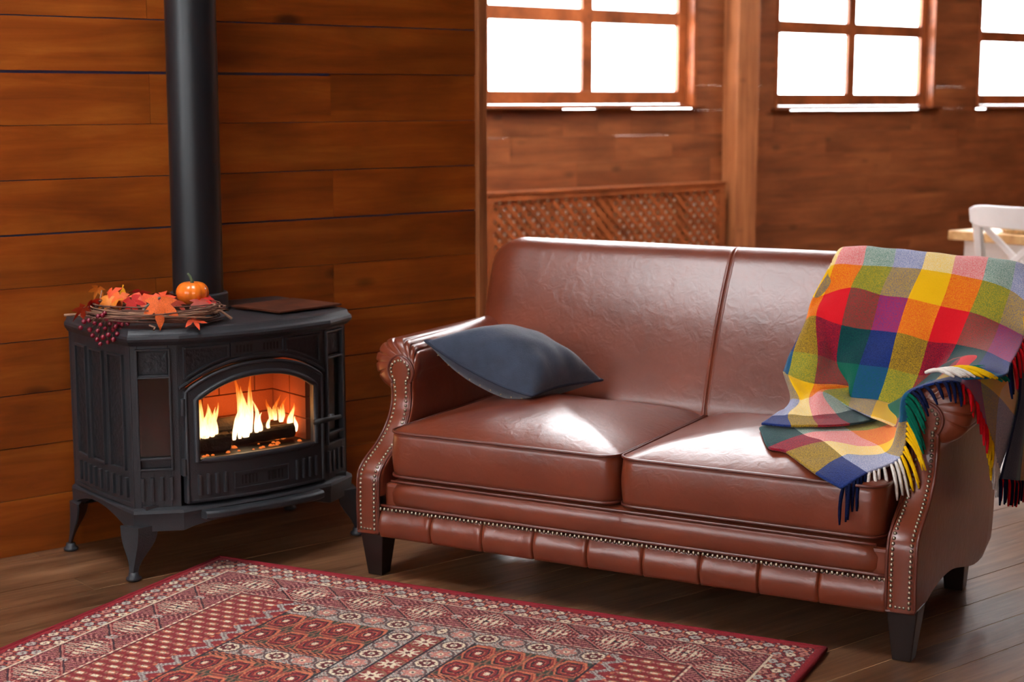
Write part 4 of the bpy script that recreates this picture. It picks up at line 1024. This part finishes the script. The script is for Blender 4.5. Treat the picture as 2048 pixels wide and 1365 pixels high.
# ------------------------------------------------------------------ rug (local x along its far edge, y towards the camera)
def rug():
    RW, RL = 1.88, 2.5; NX, NY = 560, 620
    ra = math.atan2(3.955-4.778, 0.796+0.892)
    o3 = np.array([-0.892, 4.778])
    xs = np.linspace(0, RW, NX); ys = np.linspace(0, RL, NY); X, Y = np.meshgrid(xs, ys)
    L = lambda *c: np.array(srgb(*c)[:3])
    red, dred, bind = L(140, 40, 46), L(100, 30, 38), L(150, 28, 40)
    cream, pink, org, navy, grn, grey, brn = L(228, 212, 184), L(196, 132, 118), L(206, 118, 84), L(38, 34, 46), L(58, 68, 58), L(186, 184, 174), L(142, 98, 76)
    dx = np.minimum(X, RW-X); dy = np.minimum(Y, RL-Y); d = np.minimum(dx, dy); along = np.where(dx < dy, Y, X)
    C = np.zeros((NY, NX, 3)); C[:] = red
    rng = np.random.default_rng(3); jit = rng.normal(0, 1, (NY, NX))
    def put(mask, col): C[mask] = col
    def cell(v, p): return (np.mod(v, p) - p/2)
    # field of small motifs
    fx, fy = cell(X + 0.0225*(np.floor(Y/0.034) % 2), 0.045), cell(Y, 0.034)
    put((np.abs(fx) < 0.014) & (np.abs(fy) < 0.011), brn); put((np.abs(fx) + np.abs(fy)*1.4 < 0.015), org); put((np.abs(fx) < 0.009) & (np.abs(fy) < 0.0045), cream)
    put((np.abs(np.abs(fx)-0.017) < 0.003) & (np.abs(fy) < 0.004), pink)
    # compartments of hooked leaves framed by bands of rosettes
    inside = (d > 0.272) & (X > 0.415) & (X < RW-0.415)
    xm = np.minimum(X, RW-X)                                     # mirror about the middle
    my = np.mod(Y-0.36, 0.36)
    comp = inside & (xm > 0.48) & (xm < 0.82) & (my < 0.24) & (Y > 0.36)
    star = inside & (xm > 0.90) & (d > 0.355)
    vine = inside & (xm < 0.48)
    band = inside & ~comp & ~star & ~vine
    put(comp, red)
    ax, ay = 0.085, 0.12
    bx, by = np.mod(xm-0.48, ax)-ax/2, np.mod(my, ay)-ay/2
    bx = bx + 0.22*by*0.4; r = np.maximum(np.abs(bx)*0.9 + np.abs(by)*0.28, np.maximum(np.abs(bx), np.abs(by)*0.72)); th = np.arctan2(by*0.72, bx)
    sp = np.mod(r/0.0145 - th/(2*PI), 1.0); leaf = comp & (r < 0.036)
    put(comp & (r >= 0.036) & (np.abs(np.abs(bx)-0.030) < 0.012) & (np.abs(by) > 0.036), grn)
    put(comp & (np.abs(r-0.0365) < 0.0028), org); put(leaf & (sp < 0.28), navy); put(leaf & (sp > 0.36) & (sp < 0.50), org); put(comp & (r < 0.007), cream)
    put(comp & (np.abs(np.abs(by)-ay/2) < 0.003), brn); put(comp & (np.abs(np.abs(bx)-ax/2) < 0.003), brn)
    # star column in the middle
    put(star, red); sx, sy = cell(xm-0.90-0.04+0.04, 0.08), cell(Y-0.36, 0.09); rs = np.hypot(sx, sy); ts = np.arctan2(sy, sx)
    put(star & (np.abs(rs-0.036) < 0.004), brn); put(star & (rs < 0.023*(1+0.40*np.cos(ts*8))), cream); put(star & (rs < 0.007), dred); put(star & (rs > 0.045) & (np.sin(X*300)*np.sin(Y*300) > 0.2), org)
    # rosette bands
    put(band, grey); lat = np.sin(X*430)*np.sin(Y*430) + 0.3*jit; put(band & (lat > 0.35), L(118, 98, 92)); put(band & (lat < -0.55), pink)
    edgeb = band & (((my > 0.24) & (my < 0.262)) | (my > 0.338)) & (xm > 0.48) & (xm < 0.82) & (Y > 0.36); put(edgeb, dred)
    ch = np.sin((X*1.0 + np.abs(np.mod(my, 0.022)-0.011)*2)*290); put(edgeb & (ch > 0.3), org); put(edgeb & (ch < -0.5), navy)
    hor = band & ~((xm > 0.82) & (xm < 0.90) & (d > 0.35))
    ry = np.where(Y < 0.36, Y-0.312, my-0.300); rx = cell(xm-0.02, 0.075); k3 = np.floor((xm-0.02)/0.075) % 2
    vb = band & (xm > 0.82) & (xm < 0.90) & (d > 0.35)
    rx = np.where(vb, xm-0.86, rx); ry = np.where(vb, cell(Y-0.36, 0.072), ry); k3 = np.where(vb, np.floor((Y-0.36)/0.072) % 2, k3)
    rr = np.hypot(rx, ry); tt = np.arctan2(ry, rx)
    put(band & (rr < 0.033) & (k3 == 0), cream); put(band & (np.abs(rr-0.033) < 0.0035), L(96, 74, 74)); put(band & (rr < 0.021*(1+0.15*np.cos(tt*8))) & (k3 == 0), dred)
    put(band & (rr < 0.024*(1+0.25*np.cos(tt*6))) & (k3 == 1), pink); put(band & (rr < 0.009), cream); put(band & (rr < 0.004), navy)
    for lx in (0.482, 0.818, 0.902): put(inside & (np.abs(xm-lx) < 0.003) & (d > 0.355), navy)
    # white vine beside the compartments
    put(vine, red); vv = np.abs(xm - 0.448 - 0.016*np.sin(Y*95)); put(vine & (vv < 0.012), grey); put(vine & (vv < 0.012) & (lat > 0.1), L(120, 96, 96)); put(vine & (np.abs(xm-0.448) > 0.022) & (np.sin(Y*240) > 0.3), org)
    # main border
    b = (d > 0.112) & (d < 0.262); put(b, dred)
    P = 0.187; s = cell(along+0.02, P); q = d - 0.187
    loz = np.abs(s)/0.088 + np.abs(q)/0.080
    hat = np.sin((s+q)*640)*np.sin((s-q)*640)
    put(b & (loz < 1.0), red); put(b & (loz < 0.97) & (hat > 0.45), navy); put(b & (loz < 0.97) & (hat < -0.4), pink)
    teeth = b & (loz > 0.40) & (loz < 0.90) & (np.sin(s*470+q*120) > 0.45) & (np.abs(q) > 0.016); put(teeth, cream*0.8)
    zig = np.abs(q) - (0.013 + 0.011*np.sign(np.sin(s*330)))*np.clip(1.15-np.abs(s)/0.062, 0, 1)
    put(b & (zig < 0) & (np.abs(s) < 0.062), cream); put(b & (np.abs(q) < 0.004) & (np.abs(s) < 0.010), navy)
    put(b & (np.abs(loz-1.03) < 0.030), pink); put(b & (np.abs(loz-1.12) < 0.03), navy); put(b & (loz > 1.16) & (np.sin((np.abs(s)-np.abs(q))*330) > 0.35), pink); put(b & (loz > 1.3) & (hat > 0.3), L(150, 80, 90))
    put(b & (np.hypot(np.abs(s)-P/2, q) < 0.016) & (hat > -0.1), grey)
    # guard lines and guard border of little flowers
    for d0, d1, col in ((0.262, 0.266, cream), (0.266, 0.273, dred), (0.104, 0.108, cream), (0.108, 0.113, dred)): put((d > d0) & (d < d1), col)
    put((d > 0.262) & (d < 0.266) & (np.sin(along*220) > 0.3), pink)
    g = (d > 0.020) & (d < 0.104); put(g, red)
    k2 = np.floor((d-0.022)/0.0285); s2 = cell(along + 0.021*(k2 % 2), 0.042); q2 = cell(d-0.022, 0.0285); rg_ = np.hypot(s2, q2*1.15); tg = np.arctan2(q2, s2); sel = np.mod(np.floor((along + 0.021*(k2 % 2))/0.042) + k2, 3)
    fl = g & (rg_ < 0.0155*(1 + 0.22*np.cos(tg*4)))
    put(fl & (sel == 0), cream); put(fl & (sel == 1), pink); put(fl & (sel == 2), grey); put(g & (rg_ < 0.0048), dred); put(g & (np.abs(rg_-0.0165) < 0.0016), navy)
    put(g & (np.abs(s2) > 0.0175) & (np.abs(q2) < 0.005), org)
    put(d < 0.020, bind)
    C = C*(1 + 0.16*jit[..., None]); C = np.clip(C, 0.004, 0.9)
    # a little wear: yarn mix between neighbours
    Z = 0.010 + 0.0008*np.sin(X*3)*np.sin(Y*2.4); Z[d < 0.018] += 0.002
    edge = d < 0.002; Z[edge] = 0.006
    V = np.stack([X, -Y, Z], -1).reshape(-1, 3)
    idx = np.arange(NX*NY).reshape(NY, NX)
    Fq = np.stack([idx[:-1, :-1], idx[1:, :-1], idx[1:, 1:], idx[:-1, 1:]], -1).reshape(-1, 4)
    me = bpy.data.meshes.new('rug'); me.vertices.add(len(V)); me.vertices.foreach_set('co', V.ravel().astype(np.float32))
    me.loops.add(Fq.size); me.loops.foreach_set('vertex_index', Fq.ravel().astype(np.int32)); me.polygons.add(len(Fq)); me.polygons.foreach_set('loop_start', np.arange(0, Fq.size, 4, dtype=np.int32))
    me.polygons.foreach_set('use_smooth', np.ones(len(Fq), bool)); me.update(); me.validate()
    at = me.color_attributes.new('Col', 'FLOAT_COLOR', 'POINT'); ca = np.ones((NX*NY, 4), np.float32); ca[:, :3] = C.reshape(-1, 3); at.data.foreach_set('color', ca.ravel())
    rt = empty('patterned_rug', (o3[0], o3[1], 0.0), ra); tag(rt, 'dark red oriental rug with cream and navy geometric pattern on the floor', 'rug')
    ob('pile', me, attr_mat('rug_wool', rough=0.95, bump=0.8, bscale=500, sheen=0.1, noise=0.12, nscale=260), rt)
    e = 0.008; path = [(0, 0, e), (RW, 0, e), (RW, -RL, e), (0, -RL, e)]; P = []
    for i in range(4):
        a, b_ = Vector(path[i]), Vector(path[(i+1) % 4])
        for k in range(30): P.append(a.lerp(b_, k/30))
    MB().tube(P, 0.008, 8, closed=True).build('binding', plain('rug_binding', srgb(142, 26, 40), 0.9, bump=0.8, bscale=400), rt, smooth=True)
rug()

# ------------------------------------------------------------------ plaid throw blanket over the right end of the sofa
def blanket():
    bl = empty('throw_blanket', SO, SA); tag(bl, 'colourful plaid wool throw with fringe draped over the right end of the sofa', 'blanket')
    lin = lambda *c: np.array(srgb(*c)[:3])
    RED, GRN, BLU, YEL, WHT, NVY = lin(232, 26, 40), lin(6, 100, 78), lin(44, 74, 160), lin(252, 198, 16), lin(246, 240, 230), lin(16, 24, 58)
    WARP = [BLU, YEL, RED, GRN]                                  # columns, from the left fringe
    WEFT = [WHT, YEL, RED, NVY, GRN, YEL, WHT, NVY]              # rows, from the top
    warp = lambda u: WARP[int(math.floor(u)) % 4]
    weft = lambda v: WEFT[int(math.floor(v)) % 8]
    V, F, CW, CF = [], [], [], []
    def cr(P, t):                                                # Catmull-Rom along the first axis
        n = len(P); i = np.clip(np.floor(t).astype(int), 0, n-2); f = (t - i)[:, None, None]
        g = lambda k: P[np.clip(k, 0, n-1)]
        p0 = np.where((i == 0)[:, None, None], 2*P[0]-P[1], g(i-1)); p3 = np.where((i == n-2)[:, None, None], 2*P[-1]-P[-2], g(i+2)); p1, p2 = g(i), g(i+1)
        return 0.5*(2*p1 + (p2-p0)*f + (2*p0-5*p1+4*p2-p3)*f*f + (3*p1-p0-3*p2+p3)*f**3)
    def patch(ctrl, u0, v0, lift=0.0, res=15, wob=0.0035, wu=None, wv=None):
        P = np.array(ctrl, float); nv, nu = P.shape[:2]
        tv = np.linspace(0, nv-1, (nv-1)*res+1); tu = np.linspace(0, nu-1, (nu-1)*res+1)
        G = cr(P, tv); G = cr(G.transpose(1, 0, 2), tu).transpose(1, 0, 2)
        uu, vv = np.meshgrid(tu, tv); w = wob*(np.sin(uu*2.3+vv*1.1)*np.sin(vv*1.7-uu*0.6+1) + 0.5*np.sin(uu*5.1+2)*np.sin(vv*4.3))
        G = G + np.stack([0*w, -w, w*0.6], -1)
        if lift:                                                 # lie on the seat cushion, not in it
            sx = np.maximum(np.abs(G[..., 0]-0.366)/0.361, np.abs(G[..., 1]-0.3135)/0.345); cu = 0.440 + 0.070*np.clip(1 - sx**2, 0, 1)**0.92
            G[..., 2] = np.where(sx < 1.0, np.maximum(G[..., 2], cu + lift), G[..., 2])
        b = len(V); V.extend(map(tuple, G.reshape(-1, 3))); m = len(tu)
        for i in range(len(tv)-1):
            for j in range(m-1):
                F.append((b+i*m+j, b+i*m+j+1, b+(i+1)*m+j+1, b+(i+1)*m+j)); cu, cv = u0 + (tu[j]+tu[j+1])/2, v0 + (tv[i]+tv[i+1])/2
                CW.append((wu or warp)(cu)); CF.append((wv or weft)(cv))
        return G, tu, tv
    # upper layer on the back: rows v = -1 .. 5, columns u = 4 .. 13
    top = [
     [(0.36,.962,.80),(0.34,.966,.80),(0.35,.968,.80),(.415,.968,.80),(.503,.968,.80),(.595,.968,.80),(.680,.968,.80),(.775,.966,.80),(.85,.962,.80),(.90,.955,.78)],
     [(.375,.875,.941),(.333,.875,.936),(.347,.874,.947),(.416,.873,.950),(.503,.873,.948),(.595,.873,.943),(.680,.873,.938),(.774,.874,.934),(.850,.876,.928),(.909,.878,.908)],
     [(.370,.800,.885),(.3257,.782,.884),(.3379,.793,.904),(.4219,.793,.905),(.5108,.794,.906),(.5994,.791,.901),(.6868,.786,.894),(.7767,.779,.881),(.8572,.766,.859),(.9056,.750,.828)],
     [(.345,.752,.806),(.2969,.728,.809),(.3245,.736,.819),(.4042,.748,.842),(.4926,.741,.828),(.5762,.738,.822),(.6714,.730,.807),(.7575,.724,.794),(.8423,.712,.768),(.9121,.6997,.7402)],
     [(.300,.700,.729),(.2896,.682,.743),(.3206,.680,.760),(.4002,.676,.739),(.4836,.690,.730),(.5652,.672,.729),(.6534,.676,.710),(.735,.672,.708),(.850,.530,.713),(.935,.42,.705)],
     [(.2671,.630,.662),(.2809,.606,.661),(.3526,.600,.659),(.3995,.640,.637),(.4756,.612,.637),(.5609,.606,.636),(.6439,.616,.620),(.7129,.600,.640),(.8600,.300,.703),(.945,.27,.698)],
     [(.262,.570,.608),(.286,.540,.602),(.362,.550,.582),(.4498,.600,.575),(.4608,.585,.545),(.5418,.572,.543),(.6164,.560,.535),(.690,.500,.560),(.742,.300,.655),(.850,.215,.690)]]
    Gt, tu, tv = patch(top, 4, -1)
    # upper layer crumpled on the seat: rows 5 .. 8, columns 4 .. 10
    seat = [top[-1][:7],
     [(.303,.520,.535),(.340,.480,.545),(.368,.484,.552),(.3965,.530,.560),(.480,.505,.535),(.5676,.420,.530),(.645,.400,.515)],
     [(.328,.283,.522),(.3674,.310,.530),(.4289,.327,.532),(.4722,.400,.530),(.4959,.540,.521),(.5516,.520,.518),(.655,.420,.505)],
     [(.326,.205,.503),(.4079,.212,.508),(.4719,.236,.507),(.5303,.345,.507),(.5738,.500,.507),(.5850,.515,.508),(.665,.400,.502)]]
    patch(seat, 4, 5, 0.020, wob=0.006)
    # lower layer: fringed edge u = 0 climbs from the seat over the arm; columns u = 0 .. 4, rows v = 0 .. 8
    low = [
     [(.912,.4423,.4136),(.916,.640,.514),(.915,.740,.550),(.91,.82,.58),(.90,.82,.66)],
     [(.912,.3617,.4817),(.908,.4103,.6154),(.906,.520,.640),(.90,.66,.66),(.87,.72,.695)],
     [(.907,.2798,.5588),(.880,.3104,.6668),(.875,.360,.686),(.87,.54,.690),(.80,.64,.700)],
     [(.858,.185,.682),(.845,.2600,.690),(.810,.330,.696),(.79,.48,.698),(.72,.60,.66)],
     [(.746,.122,.6600),(.735,.150,.655),(.728,.280,.620),(.69,.45,.58),(.61,.56,.56)],
     [(.744,.118,.5882),(.722,.125,.578),(.690,.280,.530),(.61,.44,.505),(.50,.54,.505)],
     [(.7342,.100,.4949),(.6799,.165,.488),(.645,.215,.492),(.540,.318,.496),(.410,.450,.500)],
     [(.6784,.0014,.467),(.5905,.0738,.484),(.518,.150,.492),(.450,.185,.497),(.338,.320,.500)],
     [(.6295,-.052,.4322),(.554,-.032,.4605),(.4435,.068,.482),(.390,.080,.488),(.320,.205,.496)]]
    Gl, tul, tvl = patch(low, 0, 0, 0.007, wob=0.002)
    # lower layer's far end hanging down the outer side of the arm
    rr = [[(.80,.62,.700),(.80,.70,.700),(.80,.77,.700),(.80,.84,.700)],
          [(.900,.66,.690),(.904,.72,.690),(.906,.78,.690),(.902,.84,.690)],
          [(.922,.63,.600),(.932,.70,.600),(.922,.76,.600),(.930,.84,.590)],
          [(.924,.54,.500),(.938,.62,.500),(.924,.71,.490),(.934,.83,.480)],
          [(.922,.415,.395),(.940,.52,.370),(.926,.66,.338),(.936,.82,.310)]]
    Gr, _, _ = patch(rr, 0, 0, wob=0.002, wu=lambda u: (NVY, GRN, YEL, RED)[int(u) % 4], wv=lambda v: (NVY, NVY, NVY, NVY)[int(v) % 4] if v < 9 else NVY)
    me = mesh('throw_cloth', V, F, True)
    for nm, cols in (('Warp', CW), ('Weft', CF)):
        at = me.color_attributes.new(nm, 'FLOAT_COLOR', 'CORNER'); arr = np.ones((len(F), 4, 4), np.float32); arr[..., :3] = np.array(cols)[:, None, :]; at.data.foreach_set('color', arr.ravel())
    m, nt, b = new_mat('plaid_wool'); L = nt.links; tc = nd(nt, 'ShaderNodeTexCoord')
    a1 = nd(nt, 'ShaderNodeAttribute', attribute_name='Warp'); a2 = nd(nt, 'ShaderNodeAttribute', attribute_name='Weft')
    n1 = nd(nt, 'ShaderNodeTexNoise'); n1.inputs['Scale'].default_value = 420; n1.inputs['Detail'].default_value = 2; L.new(tc.outputs['Object'], n1.inputs['Vector'])
    r = ramp(nt, [(0.38, (0.32, 0.32, 0.32, 1)), (0.62, (0.68, 0.68, 0.68, 1))]); L.new(n1.outputs['Fac'], r.inputs['Fac'])
    mx = nd(nt, 'ShaderNodeMix', data_type='RGBA'); L.new(r.outputs['Color'], mx.inputs['Factor'])
    for at_, k_ in ((a1, 6), (a2, 7)):                            # yarns blend as the eye sees them
        gm = nd(nt, 'ShaderNodeGamma'); gm.inputs['Gamma'].default_value = 1/1.6; L.new(at_.outputs['Color'], gm.inputs['Color']); L.new(gm.outputs['Color'], mx.inputs[k_])
    g2 = nd(nt, 'ShaderNodeGamma'); g2.inputs['Gamma'].default_value = 1.6; L.new(mx.outputs[2], g2.inputs['Color']); L.new(g2.outputs['Color'], b.inputs['Base Color']); b.inputs['Roughness'].default_value = 0.95; b.inputs['Specular IOR Level'].default_value = 0.1; b.inputs['Sheen Weight'].default_value = 0.25
    n2 = nd(nt, 'ShaderNodeTexNoise'); n2.inputs['Scale'].default_value = 300; n2.inputs['Detail'].default_value = 3; L.new(tc.outputs['Object'], n2.inputs['Vector'])
    bp = nd(nt, 'ShaderNodeBump'); bp.inputs['Strength'].default_value = 0.6; bp.inputs['Distance'].default_value = 0.003; L.new(n2.outputs['Fac'], bp.inputs['Height']); L.new(bp.outputs['Normal'], b.inputs['Normal'])
    o = ob('cloth', me, m, bl)
    so = o.modifiers.new('thickness', 'SOLIDIFY'); so.thickness = 0.006; so.offset = 0
    # tassels
    tm = {}
    def tmat(c):
        k = tuple(np.round(c, 4))
        if k not in tm: tm[k] = plain('fringe_yarn_%d' % len(tm), tuple(c) + (1,), 0.95, bump=0.8, bscale=300, noise=0.1, nscale=60, spec=0.1)
        return tm[k]
    rg = random.Random(21)
    def tassel(p, d, col, L_=1.0, r=0.0048):
        p = Vector(p); d = Vector(d)*L_*1.12; s = Vector((rg.uniform(-1, 1), rg.uniform(-1, 1), 0))*0.005; P = []
        for i in range(7):
            t = i/6; P.append(p + d*t + s*math.sin(t*2.4) + Vector((0, 0, -0.012*t*t + 0.008*math.sin(PI*t))))
        MB().tube(P, [r*0.8, r, r*1.05, r, r*0.95, r*0.85, r*0.5], 6).build('tassel', tmat(col), bl, smooth=True)
    TV = [0, .5, 1.5, 2.5, 3.2, 3.6, 4.2, 4.6, 5.5, 6.1, 6.6, 7.5, 8]
    TD = np.array([(0, .005, -.070), (0, .004, -.070), (.004, -.012, -.058), (.010, -.022, -.040), (.020, -.040, -.030), (.036, -.030, -.018), (.044, -.012, -.050), (.042, -.014, -.060), (.044, -.010, -.062), (.030, -.022, -.065), (.010, -.018, -.062), (.002, -.012, -.065), (0, -.010, -.068)])
    nv = 8*7
    for k in range(nv):
        v = (k+0.5)/nv*8; i = int(round(v*15)); p = Gl[i, 0]; d = [np.interp(v, TV, TD[:, c]) for c in range(3)]
        tassel(p, d, weft(v), rg.uniform(0.85, 1.12))
    for k in range(16):                                          # right edge of the upper layer
        v = 1.0 + (k+0.5)/16*2.6; i = int(round((v+1)*15)); p = Gt[i, -1]
        tassel(p, (0.018, -0.030, -0.048), weft(v), rg.uniform(0.9, 1.1))
    for k in range(24):                                          # bottom of the hanging end
        j = int((k+0.5)/24*(Gr.shape[1]-1)); p = Gr[-1, j]
        tassel(p, (0, 0, -0.048), [NVY, RED, NVY, NVY, RED, NVY][k % 6]*0.6, rg.uniform(0.8, 1.2))
    for x, y, d, c in ((.775, .16, (.075, -.035, .012), WHT), (.780, .175, (.080, -.03, .010), WHT), (.785, .19, (.085, -.03, .008), WHT), (.79, .205, (.085, -.028, .006), WHT), (.795, .218, (.088, -.026, .004), WHT), (.800, .232, (.10, -.02, .002), YEL), (.806, .246, (.105, -.02, 0), YEL), (.812, .26, (.11, -.02, -.002), YEL), (.818, .275, (.108, -.018, -.004), YEL), (.85, .285, (.085, -.016, -.012), GRN), (.86, .30, (.08, -.014, -.014), GRN), (.87, .315, (.075, -.014, -.016), GRN)):
        tassel((x, y, .708), d, c, 1.0, 0.0055)
blanket()
